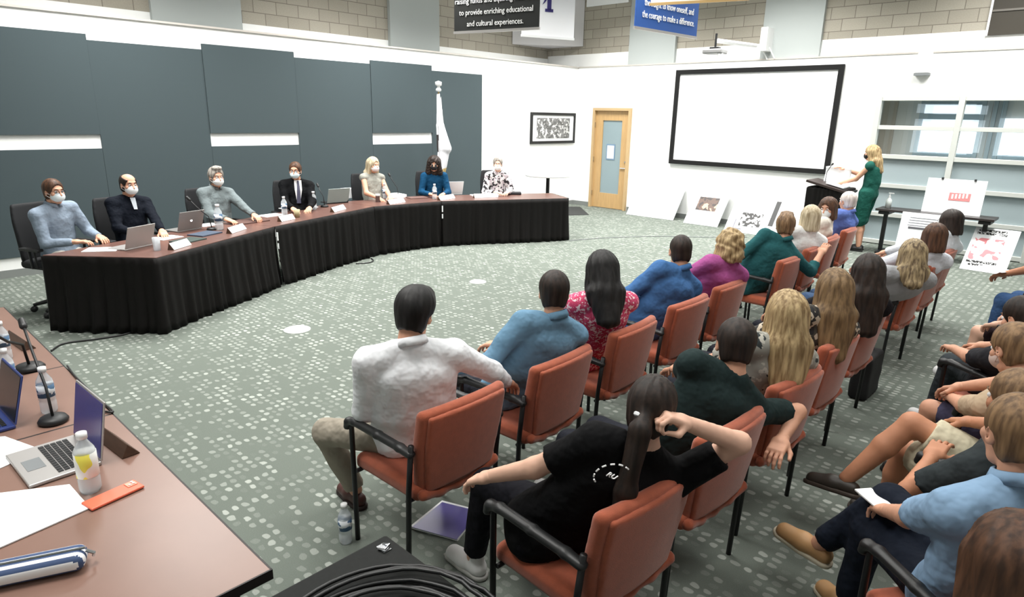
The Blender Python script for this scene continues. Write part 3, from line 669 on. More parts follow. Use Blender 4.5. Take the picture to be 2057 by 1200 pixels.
def person(label, pos, az, head, head_dir=(0, 0, 0), top=('long', (200, 200, 200)), bottom=('long', (60, 60, 66)), hair=('short', 'dark'), shoes=None, skin='fair', hipz=.54,
           hands=None, feet=None, twist=0, sroll=0, far=False, wide=1.0, mask=None, collar=None, standing=False, poleL=None, poleR=None, near=None, group=None, glasses=False, hand_kind='relaxed', knee_pole=(0, .3, 1), extra=None, headL=.67, skinbase=None, seed=1):
    """local frame: x right, y forward, z up, origin on the floor below the hips"""
    px_, py_ = pos; a = math.radians(az)-math.pi/2; base = V(px_, py_, 0)
    loc = lambda p: zr(np.asarray(p, float)-base, -a)
    Hp = V(0, 0, hipz)
    if len(head) == 2:
        dr = loc(CP+ray(*head))-loc(CP); dr = unit(dr); o = loc(CP); nom = Hp+V(0, .05, headL*.98)
        oc = o-Hp; bq = oc@dr; cq = oc@oc-headL**2; dis = bq*bq-cq
        if dis <= 0: hp = o-dr*bq; hp = Hp+unit(hp-Hp)*headL
        else:
            c1, c2 = o+dr*(-bq-math.sqrt(dis)), o+dr*(-bq+math.sqrt(dis))
            hp = c1 if np.linalg.norm(c1-nom) < np.linalg.norm(c2-nom) else c2
            if near == 1: hp = c1
            if near == 2: hp = c2
    else: hp = V(*head)
    yaw, pitch, roll = [math.radians(q) for q in head_dir]
    HM = rotm((0, 0, 1), yaw)@rotm((1, 0, 0), -pitch)@rotm((0, 1, 0), roll)
    res = .018 if far else .0135
    nb = hp+HM@V(0, -.03, -.1); nb = nb+V(0, -.012, -.055); sp = nb-Hp; up = unit(sp); SL = np.linalg.norm(sp)
    tw = math.radians(twist); rv = rotm(up, tw)@V(1, 0, 0); rv = unit(rv-up*(rv@up)); fw_ = np.cross(up, rv); rv = rotm(fw_, math.radians(sroll))@rv
    bk = -V(0, 1, 0)*.035
    wst = Hp+sp*.38+bk*.8; chs = Hp+sp*.74+bk*.6
    sw_ = .165*wide; Ls, Rs = nb-up*.055-rv*sw_, nb-up*.055+rv*sw_
    hands = hands or {}; tg = {}
    def tgt(k, d):
        v = hands.get(k, d)
        if isinstance(v, tuple) and len(v) == 2 and isinstance(v[0], tuple): v = loc(P(*v[0], v[1]))
        return np.array(v, float)
    Lt, Rt = tgt('L', (-.07, .33, hipz+.13)), tgt('R', (.07, .33, hipz+.13))
    Le, Lt = ik(Ls, Lt, .285, .25, poleL or (-.7, -.5, -.5)); Re, Rt = ik(Rs, Rt, .285, .25, poleR or (.7, -.5, -.5))
    Lh, Rh = Hp+V(-.09, 0, 0), Hp+V(.09, 0, 0); feet = feet or {}
    def ft(k, d):
        v = feet.get(k, d)
        if isinstance(v, tuple) and len(v) == 2 and isinstance(v[0], tuple): v = loc(P(*v[0], v[1]))
        return np.array(v, float)
    La, Ra = (V(-.09, .0, .09), V(.09, .04, .09)) if standing else (ft('L', (-.12, .46, .09)), ft('R', (.12, .46, .09)))
    if standing: l1, l2 = (hipz-.09)/2*1.005, (hipz-.09)/2*1.005
    else: l1, l2 = .43, .42
    kl, kr = feet.get('poleL', knee_pole), feet.get('poleR', knee_pole)
    Lk, La = ik(Lh, La, l1, l2, kl); Rk, Ra = ik(Rh, Ra, l1, l2, kr)
    # body
    def torso(s, g, q=1):
        s.cap(Hp+V(-.065, 0, 0), Hp+V(.065, 0, 0), .112+g, .112+g)
        s.cap(Hp, wst, .114+g, .106+g, rv, 1.3*wide).cap(wst, chs, .106+g, .108+g, rv, 1.4*wide)
        s.cap(Ls, Rs, .052+g, .052+g).cap(nb+up*.005, Ls+(nb-Ls)*.3, .045+g*.6, .05+g).cap(nb+up*.005, Rs+(nb-Rs)*.3, .045+g*.6, .05+g)
        s.cap(chs-up*.04+rv*.07, Ls*.25+Rs*.75-up*.06, .085+g, .06+g).cap(chs-up*.04-rv*.07, Ls*.75+Rs*.25-up*.06, .085+g, .06+g)
    # body limbs sit clear of the cloth
    s = SD(res, .02); torso(s, -.012)
    for S_, E_, T_ in ((Ls, Le, Lt), (Rs, Re, Rt)): s.cap(S_, E_, .047, .039).cap(E_, T_, .04, .027)
    for h_, k_, a_ in ((Lh, Lk, La), (Rh, Rk, Ra)): s.cap(h_, k_, .075, .054).cap(k_, k_+(a_-k_)*.4, .052, .056).cap(k_+(a_-k_)*.4, a_, .054, .036)
    s.cap(nb, hp+HM@V(0, -.032, -.08), .054, .05)
    parts = [(*s.mesh(), 0)]
    for v, f, mi in head_mesh(): parts.append((v@HM.T+hp, f, mi))
    hk = hand_kind if isinstance(hand_kind, tuple) else (hand_kind, hand_kind)
    for (E_, T_, sg, kd) in ((Le, Lt, 1, hk[0]), (Re, Rt, -1, hk[1])):
        v, f = hand_mesh(kd); y = unit(T_-E_+V(0, 0, 0)); upv = V(0, 0, 1) if abs(y[2]) < .85 else V(0, -1, 0)
        z = unit(upv-y*(upv@y)); x = np.cross(y, z); v2 = v*V(sg, 1, 1); M = np.stack([x, y, z], 1)
        parts.append((v2@M.T+T_, f if sg == 1 else f[:, ::-1], 0))
    sk = SKIN[skin]
    skm = mat('skin_'+skin, sk, .6, noise=.08, nscale=14); lips = mat('lips', (176, 96, 88), .5)
    hcn = hair[1] if hair else 'dark'; hm = hair_mat('hair_'+hcn, *HAIRC[hcn])
    body = mesh_obj('person', parts, [skm, lips, mat('eye_white', (235, 235, 235), .3), hm], None, (px_, py_, 0), a)
    tag(body, label, 'person', group)
    # shirt
    kind, col = top[0], top[1]; tm = top[2] if len(top) > 2 else mat('cloth_%d_%d_%d' % col, col, .85, noise=.06, nscale=5, spec=.15, bump=.6, bscale=13)
    s = SD(res, .02); g = .017; torso(s, g)
    for S_, E_, T_ in ((Ls, Le, Lt), (Rs, Re, Rt)):
        if kind in ('long', 'jacket', 'coat'): s.cap(S_, E_, .062+g*.5, .053).cap(E_, E_+(T_-E_)*.93, .053, .039, flat='b')
        elif kind == 'rolled': s.cap(S_, E_, .062, .053).cap(E_, E_+(T_-E_)*.45, .053, .05, flat='b')
        elif kind == 'short': s.cap(S_, S_+(E_-S_)*.72, .064, .062, flat='b')
        elif kind == 'cap': pass
    if kind == 'coat': s.cap(Hp, Hp+V(0, -.05, -.1), .14, .12, (1, 0, 0), 1.2)
    nk = hp+HM@V(0, -.032, -.08); nu = unit(nk-nb)
    s.ell(nb+nu*.075, (.062, .062, .062), op='ss', k=.008)
    if kind != 'dress': s.plane(Hp+V(0, 0, -.06) if not standing else Hp+V(0, 0, -.1), (0, 0, -1))
    if kind == 'dress':
        for q in ((Lh, Lk), (Rh, Rk)): s.cap(q[0], q[1], .115, .1)
        s.cap(Lk+V(0, 0, -.02), Rk+V(0, 0, -.02), .1, .1) if standing else None
    s.noise = folds(.0055 if not far else .004, seed)
    mesh_obj('dress' if kind == 'dress' else ('jacket' if kind in ('jacket', 'coat') else 'shirt'), [(*s.mesh(), 0)], tm, body)
    if collar:
        cm = mat('cloth_%d_%d_%d' % collar, collar, .85, noise=.06, nscale=5, spec=.15, bump=.6, bscale=13); n_ = 14; b = MB(); ring = []
        xx = unit(np.cross(nu, V(0, 1, 0))); yy = np.cross(nu, xx)*-1
        for lv, (r_, h_) in enumerate(((.066, -.012), (.062, .032), (.07, .03), (.082, -.005))):
            for j in range(n_+1):
                t_ = math.pi*(.5)+2*math.pi*(.03+.94*j/n_); c_ = nb+nu*(.025+h_-.012*math.sin(t_))+r_*(xx*math.cos(t_)+yy*math.sin(t_)*1.02); ring.append(c_)
        b.add(ring, [(l*(n_+1)+j, l*(n_+1)+j+1, (l+1)*(n_+1)+j+1, (l+1)*(n_+1)+j) for l in range(3) for j in range(n_)])
        o = b.build('collar', cm, body, smooth=True); sm = o.modifiers.new('thickness', 'SOLIDIFY'); sm.thickness = .003
    if extra == 'tie':
        fdir = -fw_ if (-fw_)@V(0, 1, 0) > 0 else fw_
        c = chs+fdir*(.108+.03)
        MB().add([nb+fdir*.085-rv*.05+up*.01, nb+fdir*.085+rv*.05+up*.01, wst+fdir*.128+rv*.02, wst+fdir*.128-rv*.02, chs+fdir*.135-rv*.05, chs+fdir*.135+rv*.05], [(0, 1, 5, 4), (4, 5, 2, 3)]).build('shirt_front', mat('white_shirt', (240, 240, 240), .8), body)
        MB().tube([nb+fdir*.1, chs+fdir*.147, wst+fdir*.142], [.014, .022, .03], 4).build('necktie', mat('grey_tie', (70, 70, 90), .7), body)
    if extra == 'open':
        fdir = -fw_ if (-fw_)@V(0, 1, 0) > 0 else fw_
        MB().add([nb+fdir*.082-rv*.03, nb+fdir*.082+rv*.03, chs+fdir*.134+rv*.02, chs+fdir*.134-rv*.02], [(0, 1, 2, 3)]).build('shirt_front', mat('pale_shirt', (200, 208, 216), .8), body)
    # trousers
    bk_, bc = bottom[0], bottom[1]; bmn = bottom[2] if len(bottom) > 2 else mat('trouser_%d_%d_%d' % bc, bc, .85, noise=.08, nscale=6, bump=.8, bscale=12, spec=.15)
    if bk_ != 'none':
        s = SD(res, .02); s.cap(Hp+V(-.065, 0, 0), Hp+V(.065, 0, 0), .116, .116).cap(Hp, Hp+up*.06, .108, .1, rv, 1.2)
        for h_, k_, a_ in ((Lh, Lk, La), (Rh, Rk, Ra)):
            if bk_ == 'long': s.cap(h_, k_, .094, .07).cap(k_, k_+(a_-k_)*.93, .07, .055, flat='b')
            elif bk_ == 'shorts': s.cap(h_, h_+(k_-h_)*.8, .1, .088, flat='b')
        s.noise = folds(.004, seed+5); mesh_obj('trousers' if bk_ == 'long' else 'shorts', [(*s.mesh(), 0)], bmn, body)
    # shoes
    sh = shoes or ('shoe', (30, 28, 28), (20, 20, 20)); u, t = shoe_mesh(sh[0])
    for i, (k_, a_) in enumerate(((Lk, La), (Rk, Ra))):
        key = 'shoeL' if i == 0 else 'shoeR'
        down = unit(a_-k_); fy = np.array(feet.get(key, (0, 1, 0)), float)
        if a_[2] < .12: z = V(0, 0, 1); y = unit(V(fy[0], fy[1], 0))
        else: y = unit(fy); z = unit(-down-y*(-down@y))
        x = np.cross(y, z); M = np.stack([x, y, z], 1); off = a_-M@V(0, 0, .085)
        if a_[2] < .12: off = V(a_[0], a_[1], 0)
        parts = [(u[0]@M.T+off, u[1], 0), (t[0]@M.T+off, t[1], 1)]
        if sh[0] == 'barefoot': pass
        mesh_obj('shoe', parts, [mat('shoe_%d_%d_%d' % sh[1], sh[1], .5), mat('sole_%d_%d_%d' % sh[2], sh[2], .7)], body)
    # hair
    if hair:
        v, f = hair_parts(hair[0], seed); mesh_obj('hair', [(v@HM.T+hp, f, 0)], hm, body)
        if hair[0] == 'ponytail':
            MB().tube([hp+HM@V(-.035, -.115, .01), hp+HM@V(-.01, -.13, .015)], .008, 6).build('hair_clip', paper, body)
    if mask:
        s = SD(.006, .012).ell((0, .05, -.045), (.064, .066, .056)); s.plane((0, .028, 0), (0, -1, .12)).plane((0, 0, .0), (0, -.25, 1)).plane((0, 0, -.105), (0, 0, -1)); v, f = s.mesh()
        mo = mesh_obj('face_mask', [(v@HM.T+hp, f, 0)], mat('mask_%d_%d_%d' % mask, mask, .8), body); b = MB()
        for q in (-1, 1):
            for zz in (-.02, -.06): b.tube([hp+HM@V(q*.06, .045, zz), hp+HM@V(q*.084, -.005, -.01-.02*(zz < -.04))], .0018, 5)
        b.build('mask_strap', mat('mask_%d_%d_%d' % mask, mask, .8), mo)
    if glasses:
        b = MB()
        for q in (-1, 1):
            b.tube([hp+HM@V(q*.03+.021*math.cos(t_), .104, .008+.015*math.sin(t_)) for t_ in np.linspace(0, 6.283, 13)], .0022, 5).tube([hp+HM@V(q*.052, .1, .012), hp+HM@V(q*.08, -.01, .012)], .002, 5)
        b.tube([hp+HM@V(-.009, .105, .012), hp+HM@V(.009, .105, .012)], .002, 5).build('glasses', black_pl, body)
    return body, dict(loc=loc, a=a, base=base, Lt=Lt, Rt=Rt, hp=hp, Ls=Ls, Rs=Rs, chs=chs, up=up, rv=rv, fw=fw_, nb=nb)
def to_world(info, p): return zr(np.asarray(p, float), info['a'])+info['base']
exec_people = True
def folks():
    pinkfl = patch_mat('pink_floral_cloth', (206, 84, 122), [((240, 214, 218), 1), ((196, 60, 98), 1.6)], 42, .49)
    darkfl = patch_mat('dark_floral_cloth', (62, 58, 52), [((190, 178, 160), 1), ((34, 34, 36), 1.6)], 16, .52)
    greyfl = patch_mat('grey_floral_cloth', (150, 150, 142), [((44, 52, 54), .8), ((186, 184, 174), 1.7)], 17, .57)
    plaid = patch_mat('plaid_cloth', (224, 224, 224), [((34, 32, 36), 1), ((200, 190, 196), 1.8)], 14, .52)
    out = {}
    # --- front row, facing -X (180 deg); local +x = world +Y
    dn = dict(poleL=(-.7, -.3, -1), poleR=(.7, -.3, -1))
    out['P1'] = person('man in a rumpled white shirt and khaki trousers, leaning forward in the front row', (-2.4, 1.84), 174, (832, 632), (-50, 10, 4), ('long', (244, 246, 250)), ('long', (158, 150, 136)), ('quiff', 'black'), ('loafer', (72, 38, 34), (40, 24, 22)),
        hands={'L': ((775, 800), .68), 'R': ((1018, 768), .71)}, feet={'L': ((715, 985), .09), 'R': (.16, .42, .09), 'poleL': (-.5, .3, 1)}, wide=1.22, collar=(244, 246, 250), twist=-22, poleL=(-.8, -.4, -.6), poleR=(1, -.3, -.6), seed=3)
    out['P2'] = person('young man in a light blue shirt, second in the front row', (-2.41, 2.58), 180, (1113, 588), (-48, 4, 0), ('long', (106, 142, 168)), ('long', (40, 42, 50)), ('short', 'dark'), wide=1.12, collar=(106, 142, 168), hands={'L': (-.3, .16, .72), 'R': (.1, .36, .7)}, twist=-24, seed=4, **dn)
    out['P3'] = person('woman with long dark hair in a pink and white floral blouse', (-2.45, 3.36), 178, (1208, 545), (-36, 14, 0), ('rolled', (0, 0, 0), pinkfl), ('long', (50, 50, 60)), ('long', 'black'), hands={'L': (-.05, .36, .7), 'R': (.2, .34, .72)}, wide=1.05, twist=-28, seed=5, **dn)
    out['P4'] = person('man with short thinning dark hair in a bright blue shirt', (-2.5, 4.12), 182, (1371, 496), (-48, 6, 0), ('long', (66, 106, 156)), ('long', (120, 116, 104)), ('crew', 'dark'), wide=1.16, collar=(66, 106, 156), hands={'L': (-.26, .2, .72), 'R': (.12, .36, .7)}, twist=-28, seed=6, **dn)
    out['P5'] = person('woman with wavy blonde hair in a magenta top', (-2.52, 4.86), 180, (1466, 492), (-52, 4, 0), ('long', (164, 84, 142)), ('long', (90, 90, 100)), ('wavybob', 'blond'), twist=-30, wide=1.05, seed=7, **dn)
    out['P6'] = person('man in a loose teal shirt with one arm along the next chair back', (-2.56, 6.12), 178, (1584, 446), (-66, 4, 0), ('rolled', (40, 92, 96)), ('long', (60, 70, 84)), ('curlytop', 'sandy'), wide=1.25, collar=(40, 92, 96), hands={'R': ((1650, 508), .84), 'L': (-.32, .16, .7)}, poleR=(1, -.3, -.5), poleL=(-1, -.3, -.5), twist=-46, seed=8)
    out['P7'] = person('woman with a smooth blond bob in a white top, front row', (-2.6, 7.0), 180, (1628, 437), (-68, 2, 0), ('long', (240, 241, 240)), ('long', (80, 80, 90)), ('bob', 'ash'), far=True, twist=-40, wide=1.1, seed=9, **dn)
    out['P8'] = person('brown haired woman in cream wearing a white mask and looking back', (-2.68, 7.75), 180, (1664, 416), (88, 8, 0), ('long', (228, 220, 208)), ('long', (80, 80, 90)), ('bob', 'brown'), mask=(220, 222, 222), far=True, seed=10, **dn)
    out['P9'] = person('white haired man in a periwinkle shirt, farthest in the front row', (-2.7, 8.6), 182, (1708, 397), (-30, 4, 0), ('short', (96, 118, 186)), ('long', (80, 80, 90)), ('short', 'white'), collar=(96, 118, 186), wide=1.15, far=True, twist=-20, seed=11, **dn)
    # --- second row
    out['Q1'] = person('girl in a black t-shirt with a long dark ponytail, nearest in the second row', (-1.4, 1.74), 178, (1308, 822), (-68, 6, 6), ('short', (13, 13, 15)), ('long', (20, 20, 26)), ('ponytail', 'dark'), ('sneaker', (235, 235, 235), (180, 180, 176)), skin='pale',
        hands={'R': ((1378, 850), 1.1), 'L': (-.16, .3, .66)}, feet={'L': ((1128, 975), .09), 'R': (.05, .5, .09)}, poleR=(1, -.5, -.6), poleL=(-.8, -.2, -1), wide=1.15, twist=-40, hand_kind=('relaxed', 'grip'), seed=12)
    out['Q2'] = person('man in a dark green t-shirt leaning across to his right, second row', (-1.36, 2.46), 176, (1505, 652), (-50, 10, 4), ('short', (36, 50, 50)), ('long', (40, 42, 50)), ('short', 'dark'), wide=1.4,
        hands={'L': ((1350, 748), .72), 'R': ((1570, 885), .68)}, poleL=(-1, -.4, -.7), poleR=(1, -.4, -.3), twist=-36, seed=13)
    out['Q3'] = person('woman with long straight blonde hair in a grey floral top', (-1.42, 3.26), 175, (1578, 632), (-46, 2, 0), ('short', (0, 0, 0), greyfl), ('long', (40, 42, 50)), ('longer', 'blond'), hands={'R': (.3, .02, .7)}, poleR=(1, -.4, -.4), poleL=(-.7, -.3, -1), twist=-30, wide=1.12, seed=14)
    out['Q4'] = person('woman with long light brown hair in a dark floral top', (-1.45, 4.02), 177, (1674, 582), (-52, 4, 0), ('long', (0, 0, 0), darkfl), ('long', (40, 42, 50)), ('longer', 'lightbrown'), twist=-30, wide=1.08, seed=15, **dn)
    out['Q5'] = person('person with long very dark hair in a black top, second row', (-1.48, 4.82), 177, (1742, 548), (-56, 4, 0), ('long', (26, 24, 28)), ('long', (40, 42, 50)), ('longer', 'dark'), twist=-34, wide=1.08, seed=16, **dn)
    out['Q6'] = person('woman with streaky shoulder length hair in a light grey top', (-1.52, 6.2), 177, (1832, 512), (-60, 6, 0), ('long', (166, 168, 172)), ('long', (70, 92, 124)), ('shoulder', 'streak'), wide=1.2, twist=-30, seed=17, **dn)
    out['Q7'] = person('person with a brown bob in a white top, second row', (-1.54, 7.1), 177, (1876, 476), (-62, 3, 0), ('long', (228, 231, 240)), ('long', (80, 92, 124)), ('bob', 'brown'), far=True, twist=-34, wide=1.1, seed=18, **dn)
    out['Q8'] = person('person with short dark hair in a white shirt by the floor poster', (-1.58, 7.95), 178, (1911, 442), (-36, 6, 0), ('long', (230, 236, 243)), ('long', (60, 62, 70)), ('bob', 'dark'), far=True, wide=1.2, twist=-30, glasses=True, seed=19, **dn)
    # --- third row at the right edge
    out['R1'] = person('person in black and blue jeans holding a paper at the right edge', (-.2, 7.45), 155, (.0, .1, 1.2), (0, 5, 0), ('short', (24, 24, 28)), ('long', (66, 96, 140)), ('short', 'dark'), skin='tan', hands={'L': ((1985, 560), .66), 'R': ((2030, 548), .7)}, seed=20, **dn)
    out['R2'] = person('person in dark shorts with bare legs in the third row', (-.2, 6.05), 150, (.0, .05, 1.2), (0, 5, 0), ('short', (30, 30, 34)), ('shorts', (36, 22, 26)), ('short', 'dark'), hands={'L': ((2005, 652), .66), 'R': (.1, .28, .68)}, skin='pale', seed=21, **dn)
    out['R3'] = person('short haired person in slate trousers and white sneakers, third row', (-.34, 4.85), 146, (2052, 640), (0, 20, 0), ('short', (40, 40, 44)), ('long', (52, 58, 62)), ('short', 'dark'), ('sneaker', (215, 215, 215), (190, 190, 186)), feet={'L': ((1885, 745), .2), 'R': (.1, .5, .09)}, headL=.6, seed=22, **dn)
    out['R4'] = person('person with sandy short hair in a beige top leaning forward, third row', (-.14, 4.1), 152, (2036, 702), (-14, 20, 0), ('short', (190, 168, 142)), ('shorts', (74, 72, 96)), ('short', 'sandy'), hands={'L': ((1905, 796), .64), 'R': ((1897, 784), .66)}, skin='fair', mask=(205, 182, 172), seed=23, **dn)
    out['R5'] = person('man in a dark grey t-shirt and cream shorts with crossed bare legs and sandals', (-.17, 3.4), 155, (2042, 806), (-8, 10, 0), ('short', (52, 58, 60)), ('shorts', (206, 198, 172)), ('short', 'sandy'), ('loafer', (50, 44, 38), (60, 50, 42)), hands={'L': ((1872, 918), .68), 'R': (.06, .26, .72)}, skin='tan',
        feet={'L': (.02, .5, .09), 'R': ((1700, 962), .36), 'poleR': (.1, .3, 1), 'shoeR': (-.42, .9, -.05)}, wide=1.15, poleL=(-1, -.4, -.3), poleR=(.7, -.3, -1), seed=24)
    out['R6'] = person('man in a pale blue shirt and navy trousers with tan loafers, legs crossed', (-.12, 2.46), 142, (2042, 872), (-14, 8, 0), ('short', (138, 168, 198)), ('long', (24, 30, 42)), ('short', 'sandy'), ('loafer', (184, 142, 96), (205, 196, 174)), hands={'L': (-.1, .3, .68), 'R': (.06, .26, .7)}, skin='fair', collar=(138, 168, 198),
        feet={'L': (-.02, .5, .09), 'R': ((1646, 1092), .3), 'poleR': (.1, .3, 1), 'shoeR': (-.57, .82, .2)}, wide=1.22, poleL=(-1, -.4, -.6), poleR=(.8, -.4, -.8), seed=25)
    out['R7'] = person('person with parted brown hair at the bottom right corner', (.1, 1.66), 150, (2040, 1148), (-25, 12, 0), ('long', (70, 70, 80)), ('long', (40, 42, 50)), ('bob', 'brown'), seed=26, **dn)
    for k, lb in (('R7', 'guest chair in the bottom right corner under the brown haired person'), ('R6', 'guest chair of the man in the pale blue shirt'), ('R5', 'guest chair of the man in cream shorts'), ('R4', 'guest chair of the sandy haired person leaning forward'), ('R3', 'guest chair of the person in slate trousers'), ('R2', 'guest chair of the bare legged person in dark shorts'), ('R1', 'guest chair of the person in jeans')):
        b_ = out[k][1]; az = math.degrees(b_['a'])+90; q = b_['base']; guest_chair(q[0]-.41*math.cos(math.radians(az)), q[1]-.41*math.sin(math.radians(az)), az, lb, G3)
    # --- behind the curved tables (raised office chairs)
    hz = .62
    def dais(k, label, head, z, az, yaw, **kw):
        h = P(*head, z); a = math.radians(az); pos = (h[0]-.03*math.cos(a), h[1]-.03*math.sin(a))
        kw.setdefault('hands', {'L': (-.1, .33, .8), 'R': (.12, .32, .8)}); kw.setdefault('poleL', (-.6, -.3, -1)); kw.setdefault('poleR', (.6, -.3, -1))
        out[k] = person(label, pos, az, head, (yaw, 4, 0), hipz=hz, far=kw.pop('far', True), **kw)
        return pos
    p1 = dais('H1', 'masked man with brown hair in a pale grey blue shirt at the left end table', (108, 385), 1.27, 25, -4, top=('long', (134, 148, 164)), bottom=('long', (200, 196, 188)), hair=('short', 'brown'), mask=(226, 236, 240), collar=(134, 148, 164), far=False, wide=1.1, glasses=True, hands={'R': (.1, .34, .79), 'L': (-.16, .36, .8)}, seed=31)
    p2 = dais('H2', 'balding masked man in a navy jacket', (258, 367), 1.32, 15, -5, top=('jacket', (9, 15, 26)), hair=('receding', 'dark'), mask=(236, 240, 242), extra='open', far=False, wide=1.1, seed=32, hands={'R': (.14, .28, .79), 'L': (-.1, .36, .8)})
    p3 = dais('H3', 'masked man with grey hair in a light grey sweater', (434, 352), 1.32, 12, -10, top=('long', (112, 122, 124)), hair=('curlytop', 'grey'), mask=(238, 240, 240), collar=(112, 122, 124), far=False, wide=1.1, seed=33, hands={'R': (.1, .3, .8), 'L': (-.22, .46, .8)})
    p4 = dais('H4', 'masked man in a black suit with a grey tie', (593, 340), 1.32, -18, -24, top=('jacket', (8, 9, 12)), hair=('short', 'brown'), mask=(214, 232, 238), extra='tie', glasses=True, wide=1.08, seed=34, far=False)
    p5 = dais('H5', 'blonde masked woman in a sleeveless grey dress', (750, 326), 1.34, -4, 4, top=('cap', (150, 150, 142)), hair=('shoulder', 'ash'), mask=(240, 232, 232), far=False, seed=35)
    p6 = dais('H6', 'woman with dark curly hair in a deep blue top and black mask', (872, 330), 1.28, -30, -12, top=('long', (16, 66, 100)), hair=('curly', 'dark'), mask=(18, 18, 22), far=False, seed=36)
    p7 = dais('H7', 'masked man in a black and white plaid shirt at the far table end', (1000, 330), 1.27, -30, -16, top=('long', (0, 0, 0), plaid), hair=('short', 'grey'), mask=(244, 244, 244), far=False, skin='pale', seed=37)
    for (pos, az, lb) in ((p1, 25, 'the man in the pale grey blue shirt'), (p2, 15, 'the balding man in navy'), (p3, 12, 'the man in light grey'), (p4, -8, 'the man in the black suit'), (p5, -4, 'the blonde woman'), (p6, -20, 'the curly haired woman'), (p7, -30, 'the man in plaid')):
        a = math.radians(az); office_chair(pos[0]-.05*math.cos(a), pos[1]-.05*math.sin(a), az, 'black office chair of '+lb)
    # presenter
    out['S'] = person('blonde presenter in a sleeveless green dress and black mask, standing at the lectern', (-3.12, 12.05), 178, (-.0, .06, 1.63), (0, 6, 0), ('dress', (28, 82, 72)), ('none', (0, 0, 0)), ('long', 'blond'), hipz=.97, standing=True, mask=(16, 16, 18), far=False, wide=.95,
        hands={'L': (-.1, .42, 1.12), 'R': (.06, .46, 1.34)}, poleL=(-.3, -.6, -1), poleR=(.5, -.3, -1), seed=41)
    return out
PEOPLE = folks()
# lettering on the back of the black t-shirt
bd, inf = PEOPLE['Q1']
back = -inf['fw'] if (-inf['fw'])@V(0, 1, 0) < 0 else inf['fw']
cpt = inf['chs']+back*.15-inf['rv']*.185+inf['up']*.1
M = np.stack([inf['rv'], inf['up'], back], 1)
def on_back(n): 
    n.matrix_local = Matrix([[M[i, 0], M[i, 1], M[i, 2], cpt[i]] for i in range(3)]+[[0, 0, 0, 1]]); return n
n = text_obj('RU', .03, wl, bd, (0, 0, 0), rot=(0, 0, 0), name='shirt_lettering'); on_back(n)
b = MB()
for j in range(7):
    t0 = math.radians(70+j*27)
    b.tube([(.06*math.cos(t0+q)+.0, .06*math.sin(t0+q)+.01, .0) for q in (0, .12, .24)], .003, 5)
on_back(b.build('shirt_emblem', wl, bd))
# ------------------------------------------------------------------ curved tables with skirts
S = [V(-6.52, 2.0, 0), V(-7.28, 3.62, 0), V(-7.86, 5.36, 0), V(-7.86, 6.75, 0), V(-6.95, 8.85, 0)]
S[1], S[2], S[3] = P(550, 455, .745), P(735, 412, .745), P(880, 403, .745)
S[0], S[4] = P(313, 518, .745), P(1141, 398, .745)
for i in range(5): S[i][2] = 0
S[2][0] += .2; S[3][0] += .08
def outer(i):
    d = np.zeros(3)
    for j in (i-1, i):
        if 0 <= j < 4: d += unit(S[j+1]-S[j])
    d = unit(d); return S[i]+V(-d[1], d[0], 0)*.76
O = [outer(i) for i in range(5)]; O[0] = P(84, 513, .745); O[0][2] = 0; O[4] = P(960, 390, .745)*.0+outer(4)
TZ = .745
tl = ['at the left end before the men in pale blue and navy', 'second from the left, before the man in light grey', 'third from the left, before the blonde woman', 'at the right end before the man in plaid']
for i in range(4):
    c = (S[i]+S[i+1]+O[i]+O[i+1])/4; t = empty('skirted_table', tuple(c), 0, 'dark skirted table '+tl[i], 'table', 'curved row of skirted tables')
    sh = lambda p, g=.004: p-c+unit(c-p)*g
    MB().prism([tuple(sh(q)[:2]) for q in (S[i], S[i+1], O[i+1], O[i])], TZ-.03, TZ).build('tabletop', tabletop_m, t, bevel=.004)
    for q in (S[i], S[i+1], O[i], O[i+1]):
        r = (q-c)*.85; MB().tube([(r[0], r[1], 0), (r[0], r[1], TZ-.03)], .018, 8).build('leg', black_metal, t)
    path = [S[i], S[i+1]]
    if i == 0: path = [O[0], S[0], S[1]]
    if i == 3: path = [S[3], S[4], O[4]]
    pts = []
    for a_, b_ in zip(path[:-1], path[1:]):
        n_ = int(np.linalg.norm(b_-a_)/.022)
        for k in range(n_): pts.append(a_+(b_-a_)*k/n_)
    pts.append(path[-1]); pts = np.array(pts)-c
    tan = np.gradient(pts, axis=0); nr = np.stack([tan[:, 1], -tan[:, 0], tan[:, 2]*0], 1); nr /= np.linalg.norm(nr, axis=1)[:, None]+1e-9
    L = np.cumsum(np.r_[0, np.linalg.norm(np.diff(pts, axis=0), axis=1)]); vs = []; nl = 10
    zt = TZ-.004
    for l in range(nl+1):
        v_ = l/nl; amp = .004+.022*v_**.8
        w_ = np.sin(L*58+2*np.sin(L*7+i))*.6+np.sin(L*31+i*2)*.5
        off = .012+amp*(w_+.4)+.06*v_**2*(.6+.4*np.sin(L*3.1+i))
        q = pts+nr*off[:, None]; q[:, 2] = zt*(1-v_)+.008*v_*(1+np.sin(L*40)); vs.append(q)
    n_ = len(pts); fs = [(l*n_+k, l*n_+k+1, (l+1)*n_+k+1, (l+1)*n_+k) for l in range(nl) for k in range(n_-1)]
    sk = MB().add(np.concatenate(vs), fs).build('table_skirt', skirt_m, t, smooth=True); sm = sk.modifiers.new('thickness', 'SOLIDIFY'); sm.thickness = .004
    if i in (1, 3):
        e = S[i]-c; d = unit(S[i+1]-S[i]); nn = V(d[1], -d[0], 0)
        for z_, h_ in ((.62, .1), (.5, .07)): MB().box(tuple(e+nn*.035+d*.01+V(0, 0, z_)), (.018, .012, h_), rz=math.atan2(d[1], d[0])).build('skirt_clip', paper, sk)
